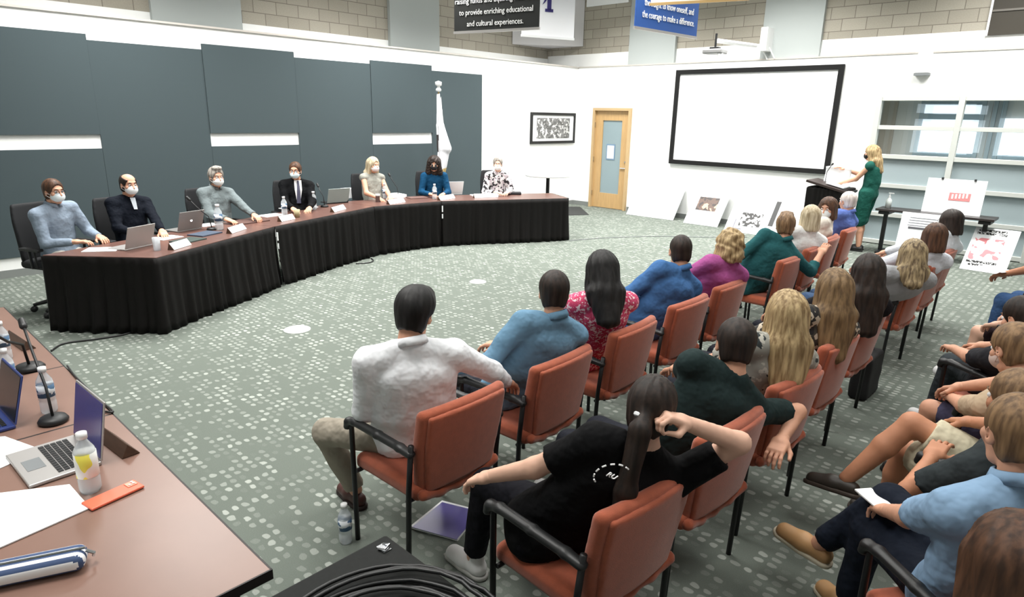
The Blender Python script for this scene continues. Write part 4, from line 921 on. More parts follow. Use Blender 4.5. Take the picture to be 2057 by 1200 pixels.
# ------------------------------------------------------------------ small things
def make_bottle(kind='water'):
    t = empty('water_bottle', (0, 0, 0)); cl = mat('clear_bottle', (232, 238, 242), .1, trans=.45, alpha=.7)
    MB().lathe([(.0, .002), (.028, .0), (.032, .012), (.032, .05), (.0295, .055), (.032, .062), (.032, .135), (.03, .15), (.014, .18), (.0125, .19)]).build('bottle_body', cl, t, smooth=True)
    MB().lathe([(.0, .188), (.016, .188), (.016, .208), (.0, .209)]).build('cap', white_pl, t, smooth=True)
    MB().lathe([(.0328, .075), (.0328, .13)]).build('bottle_label', patch_mat('bottle_label_print', (70, 100, 130), [((225, 230, 235), 1)], 30, .48), t, smooth=True)
    return t
BT = make_bottle(); bt_used = [False]
def bottle(px, py, z, label, sc=1.0, group=None, yellow=False):
    o = copy_tree(BT) if bt_used[0] else BT
    bt_used[0] = True; o.location = tuple(P(px, py, z)); o.scale = (sc, sc, sc); tag(o, label, 'bottle', group)
    if yellow:
        for ch in o.children:
            if ch.name.startswith('bottle_label'):
                ch.data = ch.data.copy(); ch.data.materials[0] = patch_mat('yellow_label', (236, 236, 232), [((236, 224, 90), .5)], 30, .56)
                ch.scale = (1, 1, 1.5); ch.location = (0, 0, -.055)
    return o
DZ_ = .75
bottle(100, 827, DZ_, 'clear water bottle beside the black microphone base on the near desk', 1.05)
bottle(22, 785, DZ_, 'clear water bottle beside the blue laptop lid at the left edge', 1.05)
bottle(12, 722, DZ_, 'clear water bottle farthest along the near desk at the left edge', 1.05)
bottle(695, 1088, 0, 'water bottle standing on the carpet beside the brown loafer', 1.05)
bottle(441, 462, TZ, 'large water bottle by the laptop of the balding man', 1.45)
bottle(572, 432, TZ, 'water bottle left of the tan cup on the curved tables', 1.2)
bottle(631, 421, TZ, 'water bottle in front of the man in the black suit', 1.25)
bottle(773, 399, TZ, 'water bottle in front of the blonde woman', 1.2)
bottle(873, 400, TZ, 'water bottle in front of the curly haired woman', 1.2)
bottle(183, 985, DZ_, 'bottle with a white and yellow label beside the orange phone', 1.12, yellow=True)
# near desk
for x0, x1, lb in ((-3.18, -1.67, 'nearest walnut laminate desk with laptop and papers'), (-4.0, -3.18, 'walnut laminate desk section carrying the long necked microphone'), (-5.54, -4.0, 'walnut laminate desk section at the left edge of the view')):
    t = empty('meeting_desk', ((x0+x1)/2, .36, 0), 0, lb, 'desk', 'walnut desks in the near corner'); w_ = x1-x0-.006
    MB().box((0, 0, DZ_-.016), (w_, .75, .03), mi=0).build('desktop', [desk_m], t, bevel=.002)
    b = MB()
    for x_, y_, a_, c_ in ((0, .377, w_, .006), (0, -.377, w_, .006), (w_/2+.0, 0, .006, .76), (-w_/2, 0, .006, .76)): b.box((x_, y_, DZ_-.018), (a_, c_, .034))
    b.build('edge_band', edge_m, t)
    for sx in (-1, 1):
        for sy in (-1, 1): MB().tube([(sx*(w_/2-.12), sy*.3, 0), (sx*(w_/2-.12), sy*.3, DZ_-.03)], .022, 8).build('leg', black_metal, t)
def quad_on(name, px4, z, mt, th=.003, label=None, cat=None, parent=None, group=None):
    "a flat sheet lying at height z under four photo positions"
    q = [P(*p_, z) for p_ in px4]; c = sum(q)/4
    o = MB().prism([tuple((p_-c)[:2]) for p_ in q], 0, th).build(name, mt, parent, loc=tuple(c)); 
    return tag(o, label, cat, group) if label else o
z = DZ_
quad_on('document', ((-60, 1000), (140, 975), (182, 1022), (-40, 1120)), z+.001, paper, .004, 'stack of white papers at the front of the near desk', 'papers')
quad_on('document', ((-60, 885), (10, 878), (85, 905), (-40, 960)), z, paper, .003, 'white sheet behind the open silver laptop', 'papers')
def laptop(p_, rz, mt, label, open_deg=105, kb=True, screen=None, logo=None, w_=.32, d_=.22, name='laptop', lidmat=None):
    t = empty(name, tuple(p_), rz, label, 'laptop')
    bs = MB().box((0, 0, .008), (w_, d_, .014)).build('laptop_base', mt, t, bevel=.004)
    if kb:
        b = MB()
        for r in range(5):
            for k in range(13): b.box((-w_*.42+w_*.84*(k+.5)/13, .075-r*.021, .0165), (w_*.84/13*.84, .017, .003))
        b.build('keyboard', black_pl, bs); MB().box((0, -.065, .0156), (.1, .06, .001)).build('trackpad', grey_pl, bs)
    a = math.radians(open_deg-90); c, s = math.cos(a), math.sin(a); M = np.array([[1, 0, 0], [0, c, s], [0, -s, c]])
    off = V(0, d_/2, .016)
    ld = MB().box(tuple(off+M@V(0, 0, d_/2)), (w_, .007, d_), M=M).build('laptop_lid', lidmat or mt, t, bevel=.003)
    MB().box(tuple(off+M@V(0, -.005, d_/2)), (w_*.95, .002, d_*.92), M=M).build('display', screen or mat('dark_display', (30, 32, 40), .2), ld)
    if logo: MB().lathe([(.016, 0), (.016, .002)], (0, 0, 0)).build('lid_mark', logo, ld, loc=tuple(off+M@V(0, .0045, d_/2))).rotation_euler = (-math.pi/2-a*0, 0, 0)
    return t
blue_scr = patch_mat('blue_display', (44, 46, 96), [((80, 86, 140), .3)], 8, .6, .3)
c = P(95, 955, z)
# silver laptop with its screen up, seen from behind its user's side
lp = laptop((-2.93, .42, z), math.radians(168)-math.pi/2+math.radians(0), silver, 'open silver laptop on the near desk with a blue lit screen', 100, True, mat('blue_lit_display', (58, 56, 110), .25, emit=.25), w_=.33, d_=.24)
lp.location = (-2.87, .44, z); lp.rotation_euler = (0, 0, .04)
lp2 = laptop((-3.42, .2, z), math.radians(70), mat('blue_lid', (44, 60, 120), .3), 'laptop with a dark blue lid at the left edge of the near desk', 105, True)
qq = P(30, 775, z+.2); lp2.location = (qq[0]-.17, qq[1]-.14, z); lp2.rotation_euler = (0, 0, .05)
def rot_quad(a_, b_, wd, z_, h_, name, mats, label, cat, rd=.006):
    A, B = P(*a_, z_), P(*b_, z_); d = B-A; ln = np.linalg.norm(d); t = empty(name, tuple((A+B)/2), math.atan2(d[1], d[0]), label, cat)
    return t, ln
t, ln = rot_quad((183, 1018), (272, 978), .08, z, .01, 'mobile_phone', None, 'orange mobile phone lying at the paper edge on the near desk', 'phone')
MB().box((0, 0, .006), (ln+.03, .075, .01)).build('phone_case', mat('coral_case', (236, 112, 82), .4), t, bevel=.004)
cb = MB().box((ln/2-.01, .01, .0125), (.034, .034, .003)).build('camera_bump', mat('coral_light', (246, 160, 134), .35), t, bevel=.002)
for q in ((-.007, -.007), (.007, .007), (.007, -.007)): MB().lathe([(.005, 0), (.005, .003)], (ln/2-.01+q[0], .01+q[1], .014)).build('camera_lens', chrome, cb)
def nameplate_back(a_, b_, label):
    t, ln = rot_quad(a_, b_, .08, z, .05, 'name_plate', None, label, 'name plate')
    b = MB(); h = ln/2+.01
    b.add([(-h, -.035, 0), (h, -.035, 0), (h, .035, 0), (-h, .035, 0), (-h, -.008, .055), (h, -.008, .055)], [(3, 2, 1, 0), (0, 1, 5, 4), (2, 3, 4, 5), (0, 4, 3), (1, 2, 5)]).build('plate_body', mat('dark_walnut', (84, 62, 48), .4, noise=.3, nscale=10, stretch=(1, 6, 6)), t, bevel=.003)
nameplate_back((215, 880), (262, 915), 'dark wooden wedge name plate at the outer edge of the near desk')
nameplate_back((25, 680), (58, 702), 'dark wooden wedge name plate farther along the near desk')
# striped pencil case
A, B = P(-20, 1175, z), P(170, 1135, z); d = B-A; ln = np.linalg.norm(d)
t = empty('pencil_case', tuple((A+B)/2), math.atan2(d[1], d[0]), 'navy and white striped pencil case at the front of the near desk', 'pencil case')
s = SD(.006, .01).box((0, 0, .03), (ln/2+.01, .045, .028), .026); v, f = s.mesh(); cc = v[f].mean(1); mesh_obj('case_body', [(v, f, (np.floor(cc[:, 1]/.014+50) % 2).astype(int))], [paper, mat('navy_stripe', (60, 80, 118), .7)], t)
MB().tube([(-ln/2, .0, .059), (ln/2+.01, 0, .059)], .004, 6).build('zip', chrome, t); MB().tube([(ln/2+.01, 0, .05), (ln/2+.03, .0, .035), (ln/2+.025, .01, .02)], .005, 6).build('zip_pull', chrome, t)
# gooseneck microphones
def mic(base, tip, z_, label, sc=1.0):
    o = P(*base, z_); t = empty('gooseneck_microphone', tuple(o), 0, label, 'microphone')
    MB().lathe([(0, 0), (.055*sc, 0), (.06*sc, .01), (.05*sc, .026), (.02, .03), (.0, .03)]).build('mic_base', black_pl, t, smooth=True)
    q = tip-o; pa = [V(0, 0, .03), V(0, 0, .12)+q*.1, q*.6+V(0, 0, .04), q]
    MB().tube([pa[0], pa[1], pa[2], pa[3]], .006*sc, 8).build('gooseneck', black_pl, t, smooth=True)
    s_ = unit(q-pa[2]); mesh_obj('mic_head', [(*SD(.006, .01).cap(q-s_*.02, q+s_*.02, .017, .015).mesh(), 0)], black_rub, t)
d = ray(45, 650); tp = CP+d*(3.9/np.linalg.norm(d)); bs = P(108, 848, z); tp = CP+d*((tp[2]*0+1)*0+np.linalg.norm(bs-CP)*1.08/np.linalg.norm(d))
mic((108, 848), tp, z, 'long black gooseneck microphone beside the open silver laptop')
tp = P(-12, 672, z+.3); mic((60, 742), tp, z, 'black gooseneck microphone with a flat base farther along the near desk', 1.2)
for base, tip, lb in (((426, 462), (378, 399), 'in front of the balding man'), ((652, 416), (638, 372), 'beside the laptop of the man in the black suit'), ((800, 396), (782, 351), 'in front of the blonde woman')):
    o = P(*base, TZ); dd = ray(*tip); tp = CP+dd*(np.hypot(o[0], o[1])*1.01/np.hypot(dd[0], dd[1])); mic(base, tp, TZ, 'black gooseneck microphone '+lb)
# cable along the desk edge and on the carpet
def cable(pts, r, label, name='cable', m_=black_rub):
    q = [np.array(p_) for p_ in pts]; out = []
    for i in range(len(q)-1):
        p0, p1, p2, p3 = q[max(i-1, 0)], q[i], q[i+1], q[min(i+2, len(q)-1)]
        for k in range(6):
            u = k/6; out.append(.5*((2*p1)+(-p0+p2)*u+(2*p0-5*p1+4*p2-p3)*u*u+(-p0+3*p1-3*p2+p3)*u**3))
    out.append(q[-1]); c = out[0].copy(); o = MB().tube([p_-c for p_ in out], r, 6).build(name, m_, loc=tuple(c), smooth=True)
    return tag(o, label, 'cable')
zz = z+.006
cable([P(135, 735, zz), P(150, 755, zz), P(180, 785, zz), P(205, 808, zz), P(227, 828, zz), P(200, 826, zz), P(190, 835, zz)], .005, 'black cable along the outer edge of the near desk')
cable([P(103, 705, .01), P(130, 690, .01), P(190, 682, .01), P(250, 672, .01), P(280, 660, .01)], .008, 'black cable on the carpet running under the leftmost skirted table')
cable([P(715, 530, .01), P(740, 528, .01), P(750, 524, .01), P(745, 519, .01)], .008, 'loop of black cable at the hem of the table skirt')
cable([P(1143, 484, .006), P(1200, 479, .006), P(1270, 476, .006), P(1330, 475, .006), P(1380, 476, .006), P(1500, 477, .006)], .006, 'thin grey cable lying across the carpet before the boards', m_=grey_pl)
# floor outlet covers
for (px, py, r_, lb) in ((597, 663, .13, 'nearer pale round floor outlet cover on the carpet'), (960, 567, .11, 'farther pale round floor outlet cover on the carpet')):
    t = empty('floor_outlet', tuple(P(px, py, 0)), 0, lb, 'floor outlet')
    MB().lathe([(r_, 0), (r_, .006), (r_*.9, .012), (r_*.8, .012)], n=28).build('outlet_rim', mat('outlet_white', (222, 226, 220), .5), t)
    MB().lathe([(0, .006), (r_*.8, .006), (r_*.8, .01), (0, .01)], n=28).build('outlet_lid', mat('outlet_lid', (176, 184, 172), .7), t)
# items on the curved tables
def flat_item(c_, w_, d_, h_, rz, mt, name, label, cat, bev=0, z0=TZ):
    o = MB().box((0, 0, h_/2), (w_, d_, h_)).build(name, mt, loc=tuple(P(*c_, z0)), rz=rz, bevel=bev); return tag(o, label, cat)
def seg_ang(px, py):
    p_ = P(px, py, TZ); k = min(range(4), key=lambda i: np.linalg.norm((S[i]+S[i+1])[:2]/2-p_[:2])); d = S[k+1]-S[k]; return math.atan2(d[1], d[0])
def table_plate(a_, b_, label):
    A, B = P(*a_, TZ), P(*b_, TZ); d = B-A; ln = np.linalg.norm(d); t = empty('name_plate', tuple((A+B)/2), math.atan2(d[1], d[0]), label, 'name plate', 'name plates on the curved tables'); h = ln/2
    b = MB(); b.add([(-h, -.03, 0), (h, -.03, 0), (h, .04, 0), (-h, .04, 0), (-h, .02, .07), (h, .02, .07)], [(3, 2, 1, 0), (0, 1, 5, 4), (2, 3, 4, 5), (0, 4, 3), (1, 2, 5)]).build('plate_body', mat('dark_walnut', (84, 62, 48)), t)
    MB().add([(-h+.004, -.031, .004), (h-.004, -.031, .004), (h-.004, .017, .068), (-h+.004, .017, .068)], [(0, 1, 2, 3)]).build('plate_face', paper, t)
for a_, b_, lb in (((344, 503), (380, 492), 'left of the others, beside the dark green folder'), ((461, 470), (491, 460), 'beside the large water bottle'), ((562, 446), (590, 440), 'left of the tan cup'), ((668, 427), (692, 420), 'in front of the black laptop'), ((780, 411), (812, 406), 'in front of the blonde woman'), ((882, 403), (912, 398), 'in front of the curly haired woman'), ((952, 398), (1000, 396), 'in front of the man in plaid')):
    table_plate(a_, b_, 'white faced name plate '+lb)
def dais_laptop(c_, mt, label, az, w_=.33, d_=.23, **k):
    t = laptop(P(*c_, TZ), math.radians(az)+math.pi/2*1, mt, label, 108, False, w_=w_, d_=d_, **k); return t
# lids face the room: the user sits on the outer side
t = dais_laptop((262, 497), silver, 'silver laptop in front of the man in pale grey blue, lid towards the room', 25-180-0); t.rotation_euler = (0, 0, math.radians(25-90))
t = dais_laptop((368, 462), mat('dark_silver', (150, 148, 146), .4, .5), 'silver laptop with a glowing white mark in front of the balding man', 0, logo=mat('mark_white', (250, 250, 250), .5, emit=.6)); t.rotation_euler = (0, 0, math.radians(18-90))
t = dais_laptop((672, 407), black_pl, 'black laptop with a shiny lid beside the man in the black suit', 0, w_=.36, lidmat=patch_mat('painted_sheen_lid', (60, 72, 72), [((150, 165, 162), .25)], 8, .5, .25)); t.rotation_euler = (0, 0, math.radians(-5-90))  # pale patches in the lid colour are its sheen, painted in
t = dais_laptop((905, 390), white_pl, 'white laptop in front of the curly haired woman', 0, w_=.36); t.rotation_euler = (0, 0, math.radians(-20-90))
flat_item((205, 502), .3, .21, .006, 1.0, paper, 'document', 'white papers under the hands of the leftmost man', 'papers')
flat_item((378, 484), .3, .22, .012, 2.0, mat('dark_green_folder', (52, 66, 62), .6), 'folder', 'dark green folder by the leftmost white name plate', 'folder')
flat_item((412, 471), .3, .22, .014, 2.0, mat('slate_folder', (62, 74, 92), .6), 'folder', 'slate blue folder left of the large water bottle', 'folder')
flat_item((336, 478), .26, .2, .004, 1.9, paper, 'document', 'white papers between the two silver laptops', 'papers')
flat_item((418, 452), .26, .2, .004, 1.8, paper, 'document', 'white papers right of the laptop with the glowing mark', 'papers')
flat_item((500, 446), .42, .28, .014, 1.75, mat('brown_folder', (92, 66, 60), .6), 'folder', 'wide brown folder in front of the man in light grey', 'folder')
flat_item((545, 433), .3, .22, .006, 1.75, paper, 'document', 'white papers beside the hand of the man in light grey', 'papers')
flat_item((600, 418), .5, .25, .008, 1.6, paper, 'document', 'wide spread of white papers before the man in the black suit', 'papers')
flat_item((703, 396), .2, .26, .14, 1.5, paper, 'document_stack', 'upright stack of white papers at the left of the blonde woman', 'papers')
flat_item((792, 396), .3, .3, .05, 1.5, paper, 'document_stack', 'stack of white papers right of the blonde woman', 'papers')
flat_item((838, 398), .32, .24, .015, 1.3, mat('brown_folder2', (112, 86, 80), .5), 'folder', 'brown folder left of the curly haired woman', 'folder')
flat_item((975, 393), .5, .26, .01, 1.1, paper, 'document', 'white papers in front of the man in plaid', 'papers')
flat_item((1033, 391), .25, .12, .05, .8, mat('black_pouch', (40, 40, 44), .6), 'equipment_pouch', 'black and grey pouch near the far table end', 'pouch', .015)
t = empty('cup', tuple(P(597, 437, TZ)), 0, 'tan paper cup right of a water bottle on the curved tables', 'cup')
MB().lathe([(0, .002), (.033, 0), (.042, .105), (.038, .105), (.03, .01), (0, .01)]).build('cup_body', mat('tan_cup', (172, 160, 124), .6), t, smooth=True)
t = empty('drinking_glass', tuple(P(316, 503, TZ)), 0, 'clear tumbler in front of the leftmost silver laptop', 'glass')
MB().lathe([(0, .004), (.032, 0), (.036, .13), (.033, .13), (.029, .01), (0, .01)]).build('glass_body', mat('clear_bottle', (1, 1, 1)), t, smooth=True)
t = empty('coffee_mug', tuple(P(296, 466, TZ)), 0, 'black mug with a silver rim behind the leftmost laptop', 'mug')
MB().lathe([(0, .002), (.04, 0), (.045, .09), (.04, .09), (.036, .01), (0, .01)]).build('mug_body', black_pl, t, smooth=True); MB().lathe([(.047, .08), (.047, .1), (.04, .1)]).build('mug_rim', chrome, t)
t = empty('jar', tuple(P(759, 406, TZ)), 0, 'small dark jar in front of the blonde woman', 'jar')
MB().lathe([(0, 0), (.035, 0), (.035, .1), (0, .1)]).build('jar_body', mat('jar_brown', (90, 70, 66), .3), t); MB().lathe([(0, .1), (.037, .1), (.037, .125), (0, .125)]).build('jar_lid', white_pl, t)
# flag on a pole
fb = PX(880, 330, -9.6); fl = empty('flag', (-9.55, PX(882, 290, -9.55)[1], 0), 0, 'furled white flag on a floor pole in front of the slate panels', 'flag')
MB().lathe([(0, 0), (.17, 0), (.17, .03), (.05, .07), (.02, .09)]).build('flag_base', chrome, fl, smooth=True)
MB().tube([(0, 0, .05), (0, 0, 2.55)], .014, 8).build('flag_pole', mat('brass_pole', (170, 140, 80), .3, .7), fl)
MB().lathe([(0, 2.5), (.05, 2.52), (.05, 2.55), (.02, 2.6), (.06, 2.62), (.06, 2.68), (0, 2.7)]).build('finial', white_pl, fl, smooth=True)
s = SD(.015, .02).cap((0, 0, 2.45), (.02, .02, 1.9), .03, .06).cap((.02, .02, 1.9), (.06, .08, 1.5), .06, .12, (1, 0, 0), 1.2).cap((.06, .08, 1.5), (.03, .0, 1.0), .11, .07)
s.noise = lambda X: .014*np.sin(np.arctan2(X[..., 1]-.03, X[..., 0]-.02)*5+X[..., 2]*2); v, f = s.mesh(); cc = v[f].mean(1)
mi = np.zeros(len(f), int); mi[(cc[:, 2] < 1.75) & (cc[:, 2] > 1.42) & (cc[:, 0]+cc[:, 1]*.6 < .0)] = 1; mi[cc[:, 2] < 1.12+.3*(cc[:, 1])] = 2
mesh_obj('flag_cloth', [(v, f, mi)], [mat('flag_white', (232, 232, 236), .8), mat('flag_emblem', (50, 44, 44), .8), mat('flag_gold', (196, 168, 110), .8)], fl)
# high round table and mat
t = empty('high_table', tuple(P(1101, 352, 1.02)[:2])+(0,), 0, 'white round high table on a black post by the framed photograph', 'table')
MB().lathe([(0, 1.0), (.44, 1.0), (.45, 1.01), (.45, 1.03), (0, 1.035)], n=40).build('round_top', white_pl, t, smooth=False)
MB().lathe([(.035, .03), (.035, 1.0)]).build('post', black_metal, t); MB().lathe([(0, 0), (.28, 0), (.28, .015), (.04, .035)], n=30).build('foot', black_metal, t)
quad_on('floor_mat', ((1120, 416), (1165, 416), (1183, 432), (1120, 434)), .001, mat('black_mat', (40, 42, 42), .9), .008, 'black floor mat between the table end and the door', 'mat')
# boards leaning on the back wall under the screen
def leaning(bl, br, tl, h, label, name='display_board', dy=.28, thick=.02):
    A, B = P(*bl, 0), P(*br, 0); x0, x1 = A[0], B[0]; y = (A[1]+B[1])/2; t = empty(name, ((x0+x1)/2, y, 0), 0, label, 'display board', 'boards leaning against the back wall')
    a = math.asin(min((YR-.03-y)/h, .6)); M = np.array([[1, 0, 0], [0, math.cos(a), math.sin(a)], [0, -math.sin(a), math.cos(a)]])
    MB().box(tuple(M@V(0, 0, h/2)), (x1-x0, thick, h), M=M).build('board', paper, t); return t, M, x1-x0, h
leaning((1262, 430), (1348, 444), None, .78, 'plain white board leaning beside the door')
t, M, w_, h_ = leaning((1372, 448), (1441, 457), None, .84, 'white board with one small framed portrait photo')
MB().box(tuple(M@V(-.02, -.013, h_*.6)), (w_*.58, .006, h_*.38), M=M).build('printed_photo', patch_mat('warm_print', (92, 70, 60), [((226, 176, 140), 1), ((50, 40, 38), 1.5)], 7, .55, .5), t)
t, M, w_, h_ = leaning((1455, 463), (1620, 487), None, .88, 'wide white board with small pictures and a black vertical strip')
MB().box(tuple(M@V(w_*.03, -.013, h_*.56)), (.09, .006, h_*.62), M=M).build('black_strip', black_pl, t)
MB().box(tuple(M@V(-w_*.22, -.013, h_*.34)), (w_*.26, .006, h_*.34), M=M).build('printed_photo', patch_mat('mono_print', (240, 240, 240), [((50, 50, 50), 1)], 14, .5, .6), t)
MB().box(tuple(M@V(-w_*.4, -.013, h_*.2)), (.02, .004, h_*.25), M=M).box(tuple(M@V(-w_*.35, -.013, h_*.09)), (.18, .004, .02), M=M).build('printed_lines', mat('grey_line', (120, 120, 130), .6), t)
# lectern with papers
LX, LY = P(1655, 395, .9)[0], 11.9
q = PY(1657, 400, LY); LX = q[0]+.08
t = empty('lectern', (LX, LY, 0), 0, 'lectern draped in dark brown cloth under the corner of the screen', 'lectern')
s = SD(.02, .03); s.box((0, 0, .52), (.33, .25, .52), .03); s.noise = lambda X: .01*np.sin(np.arctan2(X[..., 1], X[..., 0])*26); mesh_obj('lectern_drape', [(*s.mesh(), 0)], skirt_m, t)
aa = .22; M = np.array([[math.cos(aa), 0, math.sin(aa)], [0, 1, 0], [-math.sin(aa), 0, math.cos(aa)]])
MB().box((0, 0, 1.06), (.7, .55, .04), M=M).build('lectern_top', mat('dark_lectern', (40, 26, 22), .5), t, bevel=.005)
MB().box((-.2, -.27, 1.1), (.14, .006, .03), M=M).build('lectern_mark', grey_pl, t)
o = MB().box((0, 0, .01), (.3, .35, .02), M=M).build('document', paper, loc=(LX+.1, LY, 1.075)); tag(o, 'white papers on top of the lectern', 'papers')
hR = to_world(PEOPLE['S'][1], PEOPLE['S'][1]['Rt'])
n_ = 10; vs = []
for i in range(n_+1):
    for j in range(n_+1): u, v_ = i/n_, j/n_; vs.append((-.26+.4*u, .02*math.sin(5*v_)+.05*u-.06, -.3*v_+.02*math.sin(4*u)-.12*u*0))
o = MB().add(vs, [(i*(n_+1)+j, (i+1)*(n_+1)+j, (i+1)*(n_+1)+j+1, i*(n_+1)+j+1) for i in range(n_) for j in range(n_)]).build('document', paper, loc=tuple(hR+V(-.02, -.02, .03)), smooth=True)
sm = o.modifiers.new('thickness', 'SOLIDIFY'); sm.thickness = .002; tag(o, 'large white paper the presenter holds up above the lectern', 'papers')
t = empty('gooseneck_microphone', (LX-.15, LY+.1, 1.08), 0, 'slim black microphone on the lectern', 'microphone')
MB().tube([(0, 0, 0), (.0, .02, .2), (.06, .02, .32)], .006, 6).build('gooseneck', black_pl, t); MB().tube([(.06, .02, .32), (.085, .02, .35)], .014, 8).build('mic_head', black_rub, t)
# narrow table with hand sanitizer and posters
tY = 12.2; x0, x1 = PY(1765, 424, tY)[0], PY(2000, 450, tY)[0]
t = empty('narrow_table', ((x0+x1)/2, tY, 0), 0, 'long narrow dark table in front of the interior window', 'table'); ln = x1-x0
MB().box((0, 0, .73), (ln, .45, .035)).build('tabletop', mat('dark_table', (48, 42, 42), .35), t, bevel=.004)
for sx in (-1, 1):
    MB().box((sx*(ln/2-.12), 0, .37), (.06, .06, .7)).box((sx*(ln/2-.12), 0, .68), (.16, .36, .05)).box((sx*(ln/2-.12), 0, .02), (.06, .42, .04)).build('leg', black_metal, t, bevel=.008)
q = PY(1784, 414, tY); sx_ = q[0]
t = empty('sanitizer_bottle', (sx_, tY, .7475), 0, 'clear pump bottle of hand sanitizer on the narrow table', 'bottle')
MB().lathe([(0, 0), (.045, 0), (.045, .13), (.018, .17), (.018, .18)]).build('bottle_body', mat('sanitizer_gel', (225, 232, 230), .3), t, smooth=True)
MB().lathe([(.02, .18), (.02, .2), (.008, .2), (.008, .24)]).box((.02, 0, .245), (.08, .02, .014)).build('pump', white_pl, t)
# poster standing on the narrow table
q0, q1 = PY(1848, 440, 12.25), PY(1965, 452, 12.25); q2 = PY(1855, 358, 12.4)
pw = q1[0]-q0[0]; t = empty('poster_board', ((q0[0]+q1[0])/2, 12.22, .7475), 0, 'white poster with a small red stamp standing on the narrow table', 'poster')
aa = .18; M = np.array([[1, 0, 0], [0, math.cos(aa), math.sin(aa)], [0, -math.sin(aa), math.cos(aa)]]); ph = q2[2]-.7475+.03
MB().box(tuple(M@V(0, 0, ph/2)), (pw, .012, ph), M=M).build('board', paper, t)
MB().box(tuple(M@V(pw*.1, -.009, ph*.5)), (pw*.36, .004, ph*.22), M=M).build('red_stamp', mat('pink_red', (238, 132, 132), .7), t)
for i, q in enumerate((-.12, -.06, 0, .06, .12)): MB().box(tuple(M@V(pw*.1+q*pw, -.012, ph*(.5+.01*i))), (pw*.03, .003, ph*.13), M=M).build('stamp_letter', paper, t)
for sx in (-.25, .3): MB().box(tuple(M@V(sx*pw, -.01, ph)), (.03, .03, .03), M=M).build('binder_clip', black_pl, t)
# tall white poster board on an easel before the table
A, B = P(1795, 505, 0), P(1880, 520, 0); q0 = P(1797, 505, 0)
yb = 11.5; xb0, xb1 = PY(1795, 500, yb)[0], PY(1890, 480, yb)[0]; zt = PY(1808, 424, yb+.2)[2]
t = empty('poster_board', ((xb0+xb1)/2, yb, 0), 0, 'tall white poster with fine writing standing in front of the narrow table', 'poster'); pw = xb1-xb0
aa = .22; M = np.array([[1, 0, 0], [0, math.cos(aa), math.sin(aa)], [0, -math.sin(aa), math.cos(aa)]]); ph = zt/math.cos(aa)
MB().box(tuple(M@V(0, 0, ph/2)), (pw, .012, ph), M=M).build('board', paper, t)
for i in range(4): MB().box(tuple(M@V(-.02*i, -.008, ph*(.9-.05*i))), (pw*(.6-.05*i), .003, .008), M=M).build('printed_line', mat('grey_line', (120, 120, 130)), t)
MB().box(tuple(M@V(-pw*.1, -.009, ph*.7)), (pw*.4, .004, .03), M=M).build('printed_bar', mat('dark_line', (80, 80, 86), .6), t)
# poster with red pictures leaning low at the right
A, B = P(1922, 545, 0), P(2012, 553, 0)
A, B = P(1932, 540, 0), P(2012, 553, 0); w_ = np.linalg.norm(B-A); t = empty('poster_board', tuple((A+B)/2), math.atan2(B[1]-A[1], B[0]-A[0])*.5, 'white poster with red pictures and black headings leaning near the floor', 'poster')
aa = .75; M = np.array([[1, 0, 0], [0, math.cos(aa), math.sin(aa)], [0, -math.sin(aa), math.cos(aa)]]); ph = .8
MB().box(tuple(M@V(0, 0, ph/2)), (w_+.06, .012, ph), M=M).build('board', paper, t)
MB().box(tuple(M@V(-.05, -.009, ph*.5)), (w_*.75, .004, ph*.5), M=M).build('red_picture', patch_mat('red_print', (240, 232, 232), [((214, 130, 136), 1)], 9, .52), t)
for zz_, wf in ((.93, .7), (.86, .75), (.2, .75), (.13, .6)):
    MB().box(tuple(M@V(-.05, -.009, ph*zz_)), (w_*wf, .004, .035), M=M).build('heading', patch_mat('heading_print', (235, 235, 235), [((30, 30, 30), 1)], 45, .45), t)
# easel legs holding it from behind
MB().tube([M@V(0, .01, ph*.8), M@V(0, .01, ph*.8)*V(1, 1, 0)+V(0, .1, 0)], .012, 6).build('easel_strut', black_metal, t)
# white board standing at the right edge
q = P(2052, 545, 0); t = empty('display_board', (q[0]+.5, q[1]+.3, 0), .1, 'white display board cut by the right edge of the view', 'display board')
MB().box((0, 0, .45), (.95, .03, .85)).build('board', paper, t, bevel=.01)
MB().box((-.4, 0, .02), (.05, .4, .04)).box((.4, 0, .02), (.05, .4, .04)).build('board_foot', black_metal, t)
# things on the carpet near the chairs
quad_on('notebook', ((888, 1010), (965, 1030), (919, 1088), (824, 1062)), .001, [paper], .014, 'purple notebook lying on the carpet under the nearest front row chair', 'notebook')
nb_ = bpy.data.objects['notebook']; c = np.array(nb_.location)
q = [P(888, 1010, .015), P(964, 1029, .015), P(917, 1085, .015), P(828, 1060, .015)]
MB().prism([tuple((p_-c)[:2]) for p_ in q], .0142, .0165).build('cover', mat('purple_cover', (84, 76, 142), .35), nb_)
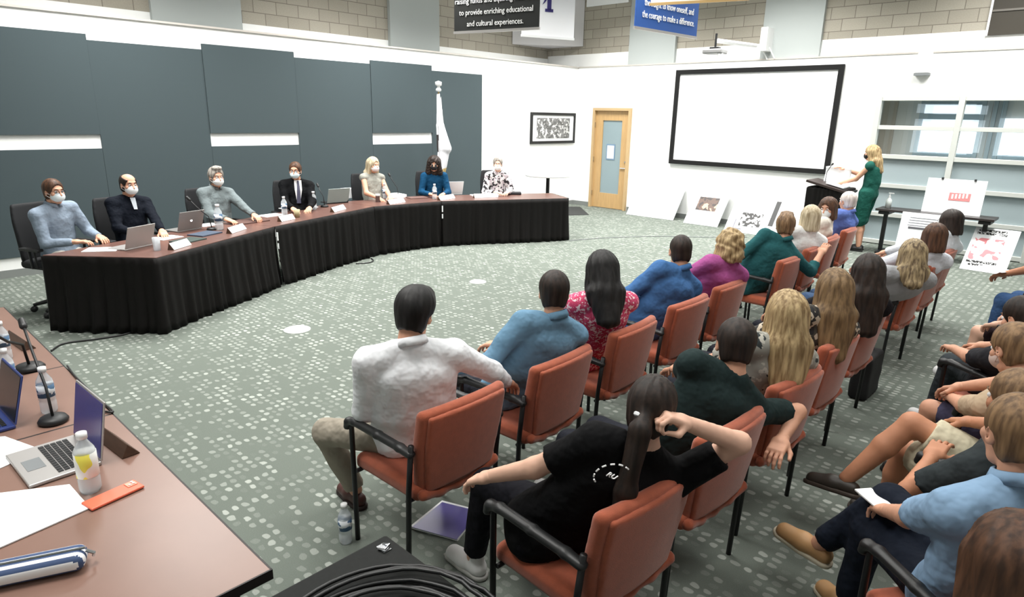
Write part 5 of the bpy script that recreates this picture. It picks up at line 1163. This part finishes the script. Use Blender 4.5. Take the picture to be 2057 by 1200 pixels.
# black case with a coil of cable
o = P(775, 1072, .5); t = empty('equipment_case', (o[0]+.55, o[1]-.45, 0), 0, 'black equipment case at the bottom centre with a coil of cable on it', 'case')
MB().box((0, 0, .25), (1.1, .9, .495)).build('case_body', mat('black_carpet_case', (26, 28, 27), .9, noise=.2, nscale=60), t, bevel=.012)
lt = MB().tube([(-.5, .4, .503), (-.47, .41, .512), (-.46, .38, .508), (-.49, .37, .505)], .005, 6).box((-.48, .39, .5), (.05, .035, .006)).build('latch', chrome, t)
cc_ = P(778, 1310, .52); cz = .5
t = empty('cable_coil', (cc_[0], cc_[1], cz), 0, 'loose coil of black cable lying on the equipment case', 'cable')
b = MB(); rr = random.Random(3); A1 = P(778, 1135, .52); R0 = np.linalg.norm(A1-cc_)
for i in range(7):
    rad = R0*(1-.07*i+rr.uniform(-.01, .01)); ox, oy = rr.uniform(-.02, .02), rr.uniform(-.015, .01)
    b.tube([(ox+rad*1.0*math.cos(q), oy+rad*math.sin(q)*(1+.04*rr.random()), .012+.012*(i % 3)+.006*math.sin(3*q+i)) for q in np.linspace(0, 2*math.pi, 49)], .0075, 8, caps=False)
b.build('cable_loops', black_rub, t, smooth=True)
# tablet held by the man in the white shirt, bag and phone
i1 = PEOPLE['P1'][1]; tp = to_world(i1, i1['Lt']+V(.02, .1, .03))
t = empty('tablet', tuple(tp), i1['a']+.3, 'dark tablet held on the lap of the man in the white shirt', 'tablet')
aa = .5; M = np.array([[1, 0, 0], [0, math.cos(aa), -math.sin(aa)], [0, math.sin(aa), math.cos(aa)]])
MB().box((0, 0, 0), (.17, .24, .008), M=M).build('tablet_body', mat('navy_case', (34, 36, 70), .5), t, bevel=.003); MB().box(tuple(M@V(0, 0, .005)), (.15, .21, .002), M=M).build('display', mat('tablet_display', (150, 160, 190), .2), t)
t = empty('tote_bag', tuple(P(1732, 792, 0)), math.pi/2, 'black bag standing on the carpet behind the second row chairs', 'bag')
s = SD(.014, .02).box((0, 0, .18), (.17, .07, .18), .03); s.noise = folds(.006, 9); mesh_obj('bag_body', [(*s.mesh(), 0)], mat('black_nylon', (18, 18, 20), .8), t)
MB().tube([(-.09, 0, .34), (-.07, 0, .44), (.07, 0, .44), (.09, 0, .34)], .008, 6).build('bag_strap', black_pl, t)
i6 = PEOPLE['R6'][1]; tp = to_world(i6, i6['Lt']+V(.02, .09, .0))
t = empty('mobile_phone', tuple(tp), i6['a'], 'white phone in the hand of the man in the pale blue shirt', 'phone'); MB().box((0, 0, -.01), (.075, .15, .009)).build('phone_case', white_pl, t, bevel=.003)
i1 = PEOPLE['R1'][1]; tp = to_world(i1, i1['Lt']+V(.0, .1, .03))
o = MB().box((0, 0, 0), (.2, .28, .003)).build('document', paper, loc=tuple(tp), rz=i1['a']); tag(o, 'small white paper held by the person in jeans', 'papers')
